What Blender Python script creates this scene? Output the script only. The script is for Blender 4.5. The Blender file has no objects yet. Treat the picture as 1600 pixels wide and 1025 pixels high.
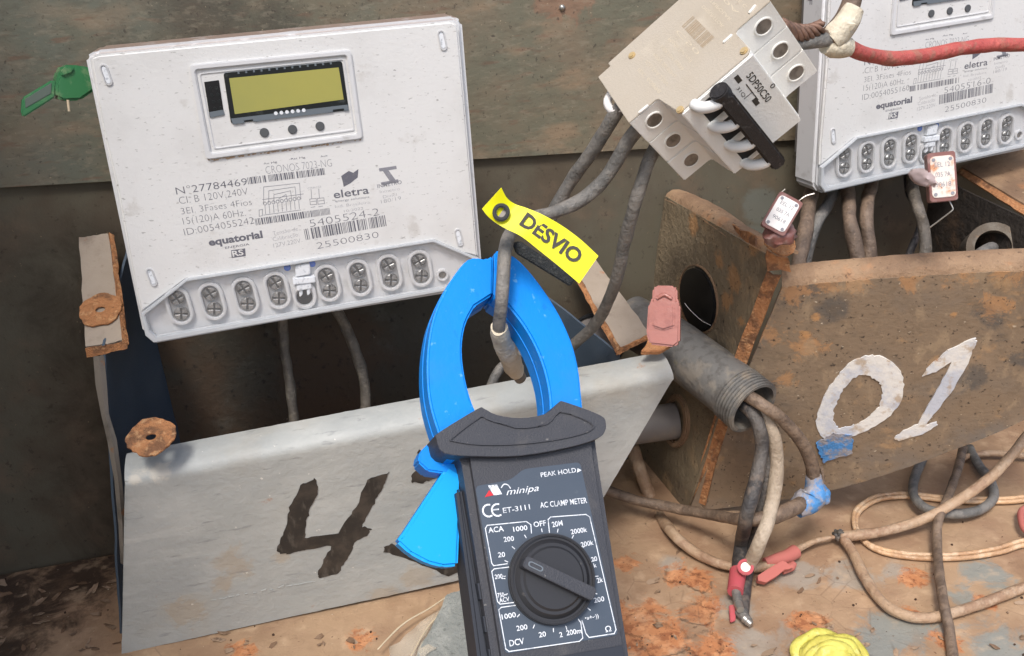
import bpy, bmesh, math, random
from mathutils import Vector as V, Matrix, noise
random.seed(7)
S = 0.001                                    # everything below is written in millimetres
sc = bpy.context.scene
COL = sc.collection

# ------------------------------------------------------------------ camera, sky, sun
FOC, CAMH, DIST = 1500.0, 396.0, 620.0       # focal length in photo pixels; camera height above the floor, distance to the wall
R = Matrix(((0.97167164, 0.15053918, -0.18218722),
            (-0.22622599, 0.36940602, -0.90131071),
            (-0.06838152, 0.91699354, 0.39299723)))
R = R.to_quaternion().to_matrix()
CAM = V((0, -DIST, CAMH))
cd = bpy.data.cameras.new('camera'); cam = bpy.data.objects.new('camera', cd); COL.objects.link(cam)
cam.matrix_world = Matrix.Translation(CAM * S) @ R.to_4x4()
cd.sensor_width = 36; cd.lens = 36 * FOC / 1600; cd.clip_start = 0.01; cd.clip_end = 50
sc.camera = cam

SUN_EL, SUN_AZ = 56, -24                      # degrees; azimuth from straight in front of the wall towards the right
w = bpy.data.worlds.new('World'); sc.world = w; w.use_nodes = True
nt = w.node_tree; bg = nt.nodes['Background']; sky = nt.nodes.new('ShaderNodeTexSky')
sky.sky_type = 'NISHITA'; sky.sun_disc = False; sky.sun_elevation = math.radians(SUN_EL)
sky.sun_rotation = math.radians(180 - SUN_AZ); sky.dust_density = 3.0; sky.air_density = 1.0; sky.ozone_density = 1.0
nt.links.new(sky.outputs[0], bg.inputs[0]); bg.inputs[1].default_value = 0.14
sl = bpy.data.lights.new('sun', 'SUN'); sl.energy = 1.7; sl.angle = math.radians(14); sl.color = (1, 0.975, 0.95)
so = bpy.data.objects.new('sun', sl); COL.objects.link(so)
_e, _a = math.radians(SUN_EL), math.radians(SUN_AZ)
sd = V((math.cos(_e) * math.sin(_a), -math.cos(_e) * math.cos(_a), math.sin(_e)))
so.rotation_euler = sd.to_track_quat('Z', 'Y').to_euler()
sc.view_settings.view_transform = 'Standard'; sc.view_settings.look = 'None'; sc.view_settings.gamma = 1
sc.view_settings.exposure = 0.68

# ------------------------------------------------------------------ measuring helpers: a photo pixel to a point of the place
def ray(u, v): return R @ V(((u - 800) / FOC, -(v - 512.5) / FOC, -1.0))
def Pn(u, v, n=0):                            # on the plane n mm in front of the wall
    d = ray(u, v); return CAM + d * ((-n - CAM.y) / d.y)
def Ph(u, v, h=0):                            # at height h above the floor
    d = ray(u, v); return CAM + d * ((h - CAM.z) / d.z)

class Fr:                                     # a plane with axes x, y and outward normal z
    def __init__(s, o, x, y, z): s.o, s.x, s.y, s.z = o, x, y, z
    def px(s, u, v, off=0):
        d = ray(u, v); t = (s.o + s.z * off - CAM).dot(s.z) / d.dot(s.z)
        p = CAM + d * t - s.o; return V((p.dot(s.x), p.dot(s.y)))
    def W(s, p): return s.o + s.x * p[0] + s.y * p[1] + s.z * (p[2] if len(p) > 2 else 0)
    def poly(s, pts, off=0): return [s.px(u, v, off) for u, v in pts]
    def P(s, u, v, off=0): q = s.px(u, v, off); return s.W((q.x, q.y, off))
def frame(o, xdir, n):
    n = n.normalized(); x = (xdir - n * xdir.dot(n)).normalized(); return Fr(o, x, n.cross(x), n)
def plane3(a, b, c):                          # a left, b right, c below: normal towards the camera
    n = (b - a).cross(c - a).normalized()
    if n.dot(CAM - a) < 0: n = -n
    return frame(a, b - a, n)

# ------------------------------------------------------------------ objects
MW = {}                                       # object -> inverse of its thing's world matrix (in mm)
def props(o, label, cat, group, kind):
    if label: o['label'] = label
    if cat: o['category'] = cat
    if group: o['group'] = group
    if kind: o['kind'] = kind
def thing(name, label, cat, loc, group=None, rot=None):
    o = bpy.data.objects.new(name, None); COL.objects.link(o); o.empty_display_size = 0.01
    M = Matrix.Translation(loc) @ (rot.to_4x4() if rot else Matrix.Identity(4))
    MW[o] = M.inverted()
    o.location = loc * S
    if rot: o.rotation_euler = rot.to_euler()
    props(o, label, cat, group, None); return o

class B:                                      # collects shapes (world mm) for ONE mesh
    def __init__(s): s.bm = bmesh.new()
    def add(s, t, M=None):
        if M is not None: t.transform(M)
        me = bpy.data.meshes.new('t'); t.to_mesh(me); t.free(); s.bm.from_mesh(me); bpy.data.meshes.remove(me); return s
    def prism(s, fr, poly, z0, z1, bev=0, seg=2, only_top=False):
        t = bmesh.new(); n = len(poly)
        A = [t.verts.new(fr.W((p[0], p[1], z0))) for p in poly]; C = [t.verts.new(fr.W((p[0], p[1], z1))) for p in poly]
        top = t.faces.new(C); t.faces.new(A[::-1])
        for i in range(n): t.faces.new((A[i], A[(i + 1) % n], C[(i + 1) % n], C[i]))
        bmesh.ops.recalc_face_normals(t, faces=t.faces)
        if bev:
            ed = [e for e in t.edges if (all(v in C for v in e.verts))] if only_top else list(t.edges)
            bmesh.ops.bevel(t, geom=ed, offset=bev, segments=seg, affect='EDGES', clamp_overlap=True)
        return s.add(t)
    def ring(s, fr, outer, inner, z0, z1, bev=0):
        t = bmesh.new(); n = len(outer); L = []
        for poly, z in ((outer, z0), (outer, z1), (inner, z1), (inner, z0)): L.append([t.verts.new(fr.W((p[0], p[1], z))) for p in poly])
        for k in range(4):
            a, b = L[k], L[(k + 1) % 4]
            for i in range(n): t.faces.new((a[i], a[(i + 1) % n], b[(i + 1) % n], b[i]))
        bmesh.ops.recalc_face_normals(t, faces=t.faces)
        if bev:
            ed = [e for e in t.edges if all(v in L[1] for v in e.verts) or all(v in L[2] for v in e.verts)]
            bmesh.ops.bevel(t, geom=ed, offset=bev, segments=2, affect='EDGES')
        return s.add(t)
    def cyl(s, fr, c, r, z0, z1, seg=24, bev=0, r2=None):
        r2 = r if r2 is None else r2
        t = bmesh.new()
        A = [t.verts.new(fr.W((c[0] + r * math.cos(a), c[1] + r * math.sin(a), z0))) for a in [2 * math.pi * i / seg for i in range(seg)]]
        C = [t.verts.new(fr.W((c[0] + r2 * math.cos(a), c[1] + r2 * math.sin(a), z1))) for a in [2 * math.pi * i / seg for i in range(seg)]]
        t.faces.new(C); t.faces.new(A[::-1])
        for i in range(seg): t.faces.new((A[i], A[(i + 1) % seg], C[(i + 1) % seg], C[i]))
        bmesh.ops.recalc_face_normals(t, faces=t.faces)
        if bev: bmesh.ops.bevel(t, geom=[e for e in t.edges if all(v in C for v in e.verts)], offset=bev, segments=2, affect='EDGES')
        return s.add(t)
    def tube(s, pts, r, seg=12, res=8, wob=0.0, caps=True, flat=None, seed=0, sm=True):
        if sm: pts, rr = smooth(pts, r, res)
        else: rr = r if isinstance(r, (list, tuple)) else [r] * len(pts)
        n = len(pts); t = bmesh.new(); rings = []
        tan = [(pts[min(i + 1, n - 1)] - pts[max(i - 1, 0)]).normalized() for i in range(n)]
        up = tan[0].orthogonal().normalized()
        if flat is not None: up = (flat - tan[0] * flat.dot(tan[0])).normalized()
        for i in range(n):
            if flat is not None: up = flat
            up = (up - tan[i] * up.dot(tan[i])).normalized(); sd_ = tan[i].cross(up)
            row = []
            for k in range(seg):
                a = 2 * math.pi * k / seg
                q = rr[i] * (1 + (wob * noise.noise(V((pts[i].x * .09 + k * .35 + seed, pts[i].y * .09, pts[i].z * .09))) if wob else 0))
                row.append(t.verts.new(pts[i] + up * (math.cos(a) * q) + sd_ * (math.sin(a) * q)))
            rings.append(row)
        for i in range(n - 1):
            for k in range(seg): t.faces.new((rings[i][k], rings[i][(k + 1) % seg], rings[i + 1][(k + 1) % seg], rings[i + 1][k]))
        if caps: t.faces.new(rings[0][::-1]); t.faces.new(rings[-1])
        bmesh.ops.recalc_face_normals(t, faces=t.faces)
        return s.add(t)
    def pipe(s, pts, ro, ri, seg=40, res=8):  # open-ended hollow pipe; ro, ri per control point
        P, RO = smooth(pts, ro, res); _, RI = smooth(pts, ri, res)
        n = len(P); t = bmesh.new(); O = []; I = []
        tan = [(P[min(i + 1, n - 1)] - P[max(i - 1, 0)]).normalized() for i in range(n)]
        up = tan[0].orthogonal().normalized()
        for i in range(n):
            up = (up - tan[i] * up.dot(tan[i])).normalized(); q = tan[i].cross(up)
            for L, rad in ((O, RO[i]), (I, RI[i])):
                L.append([t.verts.new(P[i] + up * (math.cos(2 * math.pi * k / seg) * rad) + q * (math.sin(2 * math.pi * k / seg) * rad)) for k in range(seg)])
        for i in range(n - 1):
            for k in range(seg):
                j = (k + 1) % seg
                t.faces.new((O[i][k], O[i][j], O[i + 1][j], O[i + 1][k])); t.faces.new((I[i][k], I[i + 1][k], I[i + 1][j], I[i][j]))
        for i in (0, n - 1):
            for k in range(seg): j = (k + 1) % seg; t.faces.new((O[i][k], O[i][j], I[i][j], I[i][k]))
        bmesh.ops.recalc_face_normals(t, faces=t.faces)
        return s.add(t)
    def sheet(s, rows, th, dent=0.0, ds=0.02, jag=0.0, keep=None):   # rows of world points -> a thin solid sheet, dented
        t = bmesh.new(); nr, nc = len(rows), len(rows[0])
        nrm = []
        for i in range(nr):
            nrm.append([])
            for j in range(nc):
                a = rows[i][min(j + 1, nc - 1)] - rows[i][max(j - 1, 0)]; b = rows[min(i + 1, nr - 1)][j] - rows[max(i - 1, 0)][j]
                q = a.cross(b); nrm[-1].append(q.normalized() if q.length > 1e-9 else V((0, -1, 0)))
        F = []; K = []
        for i in range(nr):
            F.append([]); K.append([])
            for j in range(nc):
                p = rows[i][j]; q = nrm[i][j]
                d = dent * (noise.noise(p * ds) + .5 * noise.noise(p * ds * 2.7)) if dent else 0
                e = V((0, 0, 0))
                if jag and (i in (0, nr - 1) or j in (0, nc - 1)): e = noise.noise_vector(p * .35) * jag
                F[-1].append(t.verts.new(p + q * (d + th / 2) + e)); K[-1].append(t.verts.new(p + q * (d - th / 2) + e))
        for i in range(nr - 1):
            for j in range(nc - 1):
                t.faces.new((F[i][j], F[i][j + 1], F[i + 1][j + 1], F[i + 1][j])); t.faces.new((K[i][j], K[i + 1][j], K[i + 1][j + 1], K[i][j + 1]))
        for i in range(nr - 1):
            for j in (0, nc - 1): t.faces.new((F[i][j], F[i + 1][j], K[i + 1][j], K[i][j]))
        for j in range(nc - 1):
            for i in (0, nr - 1): t.faces.new((F[i][j], F[i][j + 1], K[i][j + 1], K[i][j]))
        bmesh.ops.recalc_face_normals(t, faces=t.faces)
        return s.add(t)
    def strip(s, fr, pts, wd, z, closed=False): # flat printed line
        pts = [V((p[0], p[1])) for p in pts]
        m = len(pts) if closed else len(pts) - 1
        t = bmesh.new()
        for i in range(m):
            a, b = pts[i], pts[(i + 1) % len(pts)]; d = (b - a)
            if d.length < 1e-6: continue
            d.normalize(); q = V((-d.y, d.x)) * wd / 2; a = a - d * wd * .5; b = b + d * wd * .5
            zz = z + 0.004 * (i % 3)
            t.faces.new([t.verts.new(fr.W((p.x, p.y, zz))) for p in (a + q, b + q, b - q, a - q)])
        return s.add(t)
    def blob(s, c, r, sub=3, amp=.2, fq=.08, sc_=(1, 1, 1), rotm=None):
        t = bmesh.new(); bmesh.ops.create_icosphere(t, subdivisions=sub, radius=1)
        for v in t.verts:
            k = 1 + amp * noise.noise(v.co * 2.2 + c * fq) + amp * .4 * noise.noise(v.co * 6 + c * fq)
            p = V((v.co.x * sc_[0], v.co.y * sc_[1], v.co.z * sc_[2])) * r * k
            v.co = c + (rotm @ p if rotm else p)
        return s.add(t)
    def text(s, fr, body, p0, p1, h, z, off=0.0, space=1.0, shear=0.0):   # from p0 to p1 along the base line, capitals h mm high
        cu = bpy.data.curves.new('txt', 'FONT'); cu.body = body; cu.offset = off; cu.size = 1; cu.resolution_u = 3; cu.space_character = space; cu.shear = shear
        ob = bpy.data.objects.new('txt', cu); me = bpy.data.meshes.new_from_object(ob)
        xs = [v.co.x for v in me.vertices]
        if not xs: return s
        x0, x1 = min(xs), max(xs); d = V((p1[0] - p0[0], p1[1] - p0[1])); L = d.length; d.normalize(); q = V((-d.y, d.x))
        sx = L / (x1 - x0); sy = h / 0.73
        for v in me.vertices:
            a = (v.co.x - x0) * sx; b = v.co.y * sy; p = V((p0[0], p0[1])) + d * a + q * b
            v.co = fr.W((p.x, p.y, z))
        s.bm.from_mesh(me); bpy.data.meshes.remove(me); bpy.data.objects.remove(ob); bpy.data.curves.remove(cu); return s
    def out(s, name, mat, parent=None, smooth=None, label=None, cat=None, group=None, kind=None, base=None, inv=None):
        me = bpy.data.meshes.new(name)
        if parent is not None: M = inv or MW[parent]
        else:
            if base is None:
                cs = [v.co for v in s.bm.verts]; base = V((sum(c.x for c in cs) / len(cs), sum(c.y for c in cs) / len(cs), min(c.z for c in cs)))
            M = Matrix.Translation(base).inverted()
        s.bm.transform(Matrix.Scale(S, 4) @ M)
        s.bm.to_mesh(me); s.bm.free()
        me.materials.append(mat)
        if smooth is not None:
            me.polygons.foreach_set('use_smooth', [True] * len(me.polygons))
            if smooth < 180: me.set_sharp_from_angle(angle=math.radians(smooth))
        o = bpy.data.objects.new(name, me); COL.objects.link(o)
        if parent is not None: o.parent = parent; MW[o] = M
        else: o.location = base * S; MW[o] = M
        props(o, label, cat, group, kind); return o

def smooth(pts, r, res):
    n = len(pts); rr = r if isinstance(r, (list, tuple)) else [r] * n
    if n < 3:
        return [pts[0].lerp(pts[1], i / res) for i in range(res + 1)], [rr[0] + (rr[1] - rr[0]) * i / res for i in range(res + 1)]
    P = [pts[0] * 2 - pts[1]] + list(pts) + [pts[-1] * 2 - pts[-2]]; out = []; ro = []
    for i in range(1, n):
        a, b, c, d = P[i - 1], P[i], P[i + 1], P[i + 2]
        for k in range(res):
            t = k / res
            out.append(.5 * ((2 * b) + (c - a) * t + (2 * a - 5 * b + 4 * c - d) * t * t + (3 * b - a - 3 * c + d) * t ** 3)); ro.append(rr[i - 1] + (rr[i] - rr[i - 1]) * t)
    out.append(pts[-1]); ro.append(rr[-1]); return out, ro
def jagged(poly, amp, n=6):                    # breaks straight edges of a 2-D outline a little
    o = []
    for i in range(len(poly)):
        a, b = poly[i], poly[(i + 1) % len(poly)]
        for k in range(n):
            p = a.lerp(b, k / n); o.append(p + V((noise.noise(V((p.x * .5, p.y * .5, 3))), noise.noise(V((p.x * .5, p.y * .5, 9))))) * amp + V((noise.noise(V((p.x * 2, p.y * 2, 5))), noise.noise(V((p.x * 2, p.y * 2, 1))))) * amp * .5)
    return o
def rounded(poly, r, seg=4):
    o = []; n = len(poly)
    for i in range(n):
        a, b, c = poly[i - 1], poly[i], poly[(i + 1) % n]
        u = (a - b); w_ = (c - b); lu, lw = u.length, w_.length
        k = min(r, lu * .45, lw * .45); p, q = b + u / lu * k, b + w_ / lw * k
        for j in range(seg + 1):
            t = j / seg; o.append(p * (1 - t) ** 2 + b * 2 * t * (1 - t) + q * t * t)
    return o
def curve2(pts, res=5, closed=True):           # Catmull-Rom outline
    o = []; n = len(pts)
    for i in range(n if closed else n - 1):
        a, b, c, d = (pts[i - 1], pts[i], pts[(i + 1) % n], pts[(i + 2) % n]) if closed else (pts[max(i - 1, 0)], pts[i], pts[i + 1], pts[min(i + 2, n - 1)])
        for k in range(res):
            t = k / res; o.append(.5 * ((2 * b) + (c - a) * t + (2 * a - 5 * b + 4 * c - d) * t * t + (3 * b - a - 3 * c + d) * t ** 3))
    if not closed: o.append(pts[-1])
    return o
def stadium(c, ax, half, r, seg=8):
    ax = ax.normalized(); q = V((-ax.y, ax.x)); o = []
    for sgn in (1, -1):
        for k in range(seg + 1):
            a = math.pi * k / seg; o.append(c + ax * (half * sgn) + (q * math.cos(a) + ax * math.sin(a)) * (r * sgn))
    return o
def copy_tree(o, parent=None, loc=None):
    c = o.copy(); COL.objects.link(c)
    if parent is not None: c.parent = parent
    if loc is not None: c.location = loc
    MW[c] = MW.get(o)
    for ch in list(o.children): copy_tree(ch, c)
    return c

# ------------------------------------------------------------------ materials
def srgb(r, g, b): return tuple((c / 255 / 12.92 if c / 255 <= .04045 else ((c / 255 + .055) / 1.055) ** 2.4) for c in (r, g, b)) + (1,)
def mat(name, base, rough=.5, metal=0.0, layers=(), bump=(), trans=0.0, alpha=1.0, coat=0.0, ior=1.45, sss=0.0, spec=.5, mul=1.0):
    lift = lambda c: tuple(min(x * mul, .82) for x in c[:3]) + (1,)
    base = lift(base)
    m = bpy.data.materials.new(name); m.use_nodes = True; nt = m.node_tree; N = nt.nodes; Lk = nt.links
    p = N['Principled BSDF']; p.inputs['Roughness'].default_value = rough; p.inputs['Metallic'].default_value = metal
    p.inputs['Transmission Weight'].default_value = trans; p.inputs['Alpha'].default_value = alpha; p.inputs['Coat Weight'].default_value = coat
    p.inputs['IOR'].default_value = ior; p.inputs['Specular IOR Level'].default_value = spec
    tc = N.new('ShaderNodeTexCoord').outputs['Object']
    def mapped(st, off=(0, 0, 0)):
        q = N.new('ShaderNodeMapping'); q.inputs['Scale'].default_value = st; q.inputs['Location'].default_value = off; Lk.new(tc, q.inputs[0]); return q.outputs[0]
    def math_(op, a, b=0.0, c=None):
        q = N.new('ShaderNodeMath'); q.operation = op
        for i, x in enumerate((a, b) if c is None else (a, b, c)):
            if isinstance(x, (int, float)): q.inputs[i].default_value = x
            else: Lk.new(x, q.inputs[i])
        return q.outputs[0]
    def ramp(x, lo, hi):
        q = N.new('ShaderNodeMapRange'); q.interpolation_type = 'SMOOTHSTEP'; q.inputs[1].default_value = lo; q.inputs[2].default_value = hi; Lk.new(x, q.inputs[0]); return q.outputs[0]
    def mask(L):
        k = L.get('k', 'noise')
        if k == 'noise':
            q = N.new('ShaderNodeTexNoise'); q.inputs['Scale'].default_value = L['s']; q.inputs['Detail'].default_value = L.get('d', 6); q.inputs['Roughness'].default_value = L.get('r', .6)
            q.inputs['Distortion'].default_value = L.get('w', 0)
            Lk.new(mapped(L.get('st', (1, 1, 1)), L.get('off', (0, 0, 0))), q.inputs['Vector']); x = ramp(q.outputs[0], L['lo'], L['hi'])
        elif k == 'vor':
            q = N.new('ShaderNodeTexVoronoi'); q.inputs['Scale'].default_value = L['s']; q.feature = L.get('f', 'F1'); Lk.new(mapped(L.get('st', (1, 1, 1))), q.inputs['Vector']); x = ramp(q.outputs['Distance'], L['lo'], L['hi'])
        elif k == 'up':
            g = N.new('ShaderNodeNewGeometry'); sp = N.new('ShaderNodeSeparateXYZ'); Lk.new(g.outputs['Normal'], sp.inputs[0]); x = ramp(sp.outputs[2], L['lo'], L['hi'])
        elif k == 'z':
            sp = N.new('ShaderNodeSeparateXYZ'); Lk.new(tc, sp.inputs[0]); x = ramp(sp.outputs[L.get('ax', 2)], L['lo'], L['hi'])
        elif k == 'blobs':
            nz = N.new('ShaderNodeTexNoise'); nz.inputs['Scale'].default_value = L.get('s', 40); nz.inputs['Detail'].default_value = 9; nz.inputs['Roughness'].default_value = L.get('r', .72); nz.inputs['Distortion'].default_value = .6; Lk.new(tc, nz.inputs['Vector'])
            x = None
            for (c, r) in L['pts']:
                q = N.new('ShaderNodeVectorMath'); q.operation = 'DISTANCE'; Lk.new(tc, q.inputs[0]); q.inputs[1].default_value = (c - L.get('org', V((0, 0, 0)))) * S
                dd = math_('ADD', math_('DIVIDE', q.outputs['Value'], r * S), math_('MULTIPLY', math_('SUBTRACT', nz.outputs[0], .5), L.get('n', 3.0)))
                y = ramp(dd, 1.15, .8 - L.get('soft', 0)); x = y if x is None else math_('MAXIMUM', x, y)
        if 'mul' in L: x = math_('MULTIPLY', x, mask(L['mul']))
        return math_('MULTIPLY', x, L.get('m', 1.0))
    col = None; rg = None
    for L in layers:
        x = mask(L)
        mx = N.new('ShaderNodeMix'); mx.data_type = 'RGBA'; Lk.new(x, mx.inputs[0])
        if col is None: mx.inputs[6].default_value = base
        else: Lk.new(col, mx.inputs[6])
        mx.inputs[7].default_value = lift(L['c']); col = mx.outputs[2]
        if 'rg' in L:
            mr = N.new('ShaderNodeMix'); Lk.new(x, mr.inputs[0]); mr.inputs[3].default_value = L['rg']
            if rg is None: mr.inputs[2].default_value = rough
            else: Lk.new(rg, mr.inputs[2])
            rg = mr.outputs[0]
    if col is None: p.inputs['Base Color'].default_value = base
    else: Lk.new(col, p.inputs['Base Color'])
    if rg is not None: Lk.new(rg, p.inputs['Roughness'])
    nrm = None
    for L in bump:
        b = N.new('ShaderNodeBump'); b.inputs['Strength'].default_value = L.get('b', .5); b.inputs['Distance'].default_value = L.get('h', .001); Lk.new(mask(L), b.inputs['Height'])
        if nrm is not None: Lk.new(nrm, b.inputs['Normal'])
        nrm = b.outputs[0]
    if nrm is not None: Lk.new(nrm, p.inputs['Normal'])
    return m
def nz(c, s, lo, hi, m=1.0, **k): return dict(c=c, s=s, lo=lo, hi=hi, m=m, **k)
G = srgb
FINE = dict(s=900, lo=.2, hi=.8, h=.0003, b=.35)
DUST = G(150, 128, 105)

m_white = mat('meter_plastic', G(214, 213, 210), .42, layers=[nz(G(196, 194, 190), 18, .45, .7, .5), nz(G(164, 162, 158), 480, .63, .72, .7, st=(.6, 1, 1.4), d=2), nz(G(120, 116, 112), 300, .7, .76, .6, st=(.6, 1, 1.4), d=2), nz(G(150, 140, 125), 60, .62, .75, .3)], bump=[dict(s=500, lo=.3, hi=.7, h=.0002, b=.25)])
m_white2 = mat('meter_rim_plastic', G(206, 206, 206), .35, layers=[nz(G(150, 146, 140), 120, .55, .75, .4)])
m_cover = mat('meter_cover_plastic', G(206, 206, 206), .4, layers=[nz(G(150, 146, 140), 120, .55, .75, .4), dict(k='up', c=G(134, 112, 98), lo=.5, hi=.9, m=.95, mul=nz(0, 70, .2, .45))])
m_base = mat('meter_base_plastic', G(120, 116, 112), .6, layers=[nz(G(90, 86, 82), 60, .4, .7, .6), dict(k='up', c=G(134, 112, 98), lo=.5, hi=.9, m=.95, mul=nz(0, 70, .25, .5))])
m_clear = mat('clear_plastic', (1, 1, 1, 1), .12, alpha=.05)
m_clearline = mat('clear_plastic_edge', G(205, 208, 210), .2, alpha=.75)
m_deck = mat('terminal_deck_plastic', G(196, 196, 196), .45, layers=[nz(G(150, 146, 140), 90, .5, .75, .45)])
m_wellfloor = mat('terminal_well_floor', G(140, 140, 140), .5)  # grey stands in for recess shade, so the wells look deeper
m_steel = mat('screw_steel', G(172, 172, 170), .25, .6, layers=[nz(G(96, 92, 88), 260, .45, .62, .75)])
m_slot = mat('screw_slot_dark', G(46, 44, 42), .6)
m_plug = mat('plug_rubber', G(20, 20, 21), .28, layers=[nz(G(70, 68, 64), 120, .6, .74, .6), nz(G(150, 146, 138), 260, .7, .75, .7)])
m_lcd = mat('lcd_glass', G(158, 156, 90), .25, layers=[nz(G(168, 162, 88), 25, .3, .7, .8), nz(G(170, 165, 110), 90, .7, .76, .4)], coat=.6)
m_bezel = mat('display_bezel_black', G(30, 33, 34), .35, layers=[nz(G(80, 84, 82), 200, .6, .75, .6)])
m_bezel2 = mat('display_bezel_grey', G(104, 112, 118), .4)
m_blk = mat('black_plastic', G(24, 24, 25), .45, layers=[nz(G(60, 58, 55), 220, .62, .75, .5)])
m_button = mat('button_grey_rubber', G(84, 86, 88), .6)
m_ink = mat('grey_ink', G(100, 100, 108), .6, layers=[nz(G(120, 120, 122), 500, .5, .65, .5)])
m_ink2 = mat('light_ink', G(132, 132, 138), .6, layers=[nz(G(160, 160, 160), 500, .5, .65, .4)])
m_bluedot = mat('blue_paint_dot', G(24, 92, 190), .5)
m_pcream = mat('breaker_side_plastic', G(194, 184, 168), .5, mul=.84, layers=[nz(G(182, 168, 146), 14, .4, .7, .6), nz(G(214, 204, 186), 30, .55, .75, .5), nz(G(120, 104, 84), 200, .64, .76, .35)], bump=[FINE])
m_pwhite = mat('breaker_front_plastic', G(234, 232, 226), .45, layers=[nz(G(222, 216, 202), 20, .45, .75, .5), nz(G(130, 112, 88), 220, .64, .76, .4)], bump=[FINE])
m_psc = mat('breaker_rivet', G(200, 176, 130), .35, .3)
m_hole = mat('terminal_screw_dull', G(140, 134, 126), .5, .5, layers=[nz(G(70, 66, 60), 150, .4, .7, .7)])
m_toggle = mat('toggle_white', G(236, 234, 230), .3)
m_dkhandle = mat('handle_black', G(38, 36, 36), .55, layers=[nz(G(96, 92, 88), 350, .56, .72, .6)], bump=[dict(s=600, lo=.3, hi=.7, h=.0004, b=.4)])
m_blue = mat('jaw_blue_plastic', G(0, 132, 222), .5, spec=.3, layers=[nz(G(14, 126, 214), 14, .4, .7, .5), nz(G(6, 96, 178), 120, .6, .76, .4), nz(G(120, 180, 220), 210, .63, .71, .5), nz(G(60, 120, 165), 16, .52, .74, .4), nz(G(0, 84, 160), 70, .62, .72, .4, st=(1, 1, .3))], bump=[dict(s=300, lo=.3, hi=.7, h=.0003, b=.15)])
m_blue2 = mat('trigger_blue_plastic', G(0, 156, 236), .5, spec=.3, layers=[nz(G(90, 170, 220), 210, .66, .73, .5), nz(G(4, 134, 214), 30, .55, .75, .4)])
m_body = mat('meter_body_plastic', G(56, 57, 62), .5, layers=[nz(G(64, 64, 67), 40, .4, .7, .6), nz(G(132, 128, 122), 330, .66, .72, .6), nz(G(92, 88, 84), 50, .55, .7, .4)], bump=[dict(s=1400, lo=.3, hi=.7, h=.0003, b=.3)])
m_bodyside = mat('meter_side_rubber', G(42, 46, 54), .6)
m_dial = mat('dial_plastic', G(44, 44, 46), .42, layers=[nz(G(100, 96, 92), 280, .66, .74, .5)])
m_label = mat('meter_label', G(66, 76, 88), .5, layers=[nz(G(96, 102, 108), 240, .64, .74, .35), nz(G(76, 84, 94), 30, .4, .7, .5)])
m_wink = mat('white_ink', G(222, 225, 228), .5, layers=[nz(G(140, 146, 152), 500, .52, .64, .6)])
m_rink = mat('red_ink', G(200, 40, 50), .5)
m_yel = mat('yellow_tag_vinyl', G(236, 228, 22), .5, layers=[nz(G(222, 208, 20), 40, .5, .75, .5), nz(G(150, 140, 40), 240, .68, .75, .3)])
m_tagink = mat('tag_ink', G(62, 58, 52), .6)
m_foam = mat('dark_foam', G(52, 54, 54), .9, layers=[nz(G(90, 90, 86), 500, .5, .7, .6)], bump=[dict(s=900, lo=.3, hi=.7, h=.001, b=.7)])
def cablemat(name, a, b, c=None, r=.55):
    L = [nz(b, 45, .4, .6, .9), nz(DUST if c is None else c, 110, .48, .62, .6), nz(tuple(x * .4 for x in a[:3]) + (1,), 260, .6, .7, .4), nz(tuple(min(.7, x * 1.8) for x in b[:3]) + (1,), 420, .62, .72, .45)]
    return mat(name, a, r, layers=L, bump=[dict(s=300, lo=.35, hi=.65, h=.0008, b=.5), dict(s=70, lo=.3, hi=.7, h=.001, b=.3)])
m_cgrey = cablemat('cable_grey', G(98, 96, 92), G(120, 116, 110), G(134, 128, 120))
m_cbrown = cablemat('cable_brown', G(104, 88, 74), G(132, 112, 94), G(84, 70, 60))
m_cblack = cablemat('cable_black', G(58, 56, 56), G(98, 92, 86), G(122, 108, 96))
m_cpale = cablemat('cable_pale', G(182, 166, 146), G(160, 144, 124), G(150, 134, 116))
m_ctan = cablemat('cable_tan', G(172, 144, 116), G(148, 118, 94), G(186, 162, 136))
m_cdark = cablemat('cable_dusty', G(84, 78, 70), G(110, 102, 92), G(130, 120, 106))
m_cred = cablemat('cable_red', G(178, 82, 76), G(190, 96, 86), G(160, 118, 98))
m_clearwire = cablemat('cable_clear_copper', G(206, 168, 128), G(176, 138, 104), G(220, 194, 162), .3)
m_copper = mat('bare_copper', G(128, 98, 82), .6, .2, layers=[nz(G(86, 66, 54), 200, .4, .6, .8), nz(G(176, 96, 70), 90, .56, .66, .7)])
m_tape = mat('masking_tape', G(206, 194, 170), .7, layers=[nz(G(222, 212, 190), 160, .45, .65, .8), nz(G(126, 104, 80), 90, .6, .75, .6)], bump=[dict(s=260, lo=.3, hi=.7, h=.001, b=.6)])
m_redtape = mat('red_tape', G(178, 78, 84), .7, layers=[nz(G(150, 96, 84), 120, .5, .75, .6)])
m_redtape2 = mat('faded_red_tape', G(178, 102, 92), .8, layers=[nz(G(170, 112, 96), 60, .45, .7, .8)])
m_bluetape = mat('blue_tape', G(74, 134, 190), .5, layers=[nz(G(150, 142, 138), 90, .44, .56, .9), nz(G(190, 196, 200), 200, .6, .7, .5)], bump=[dict(s=200, lo=.3, hi=.7, h=.001, b=.5)])
m_tin = mat('tinned_end', G(176, 172, 164), .4, .8)
m_green = mat('green_seal_plastic', G(66, 132, 84), .2, trans=.2, layers=[nz(G(140, 164, 120), 90, .45, .62, .7)])
m_greend = mat('green_seal_window', G(96, 106, 96), .3)
m_pink = mat('pink_seal_plastic', G(190, 128, 116), .22, trans=.3, layers=[nz(G(160, 100, 92), 60, .48, .62, .7), nz(G(220, 186, 176), 90, .58, .68, .7)], bump=[dict(s=90, lo=.3, hi=.7, h=.0006, b=.3)])
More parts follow.
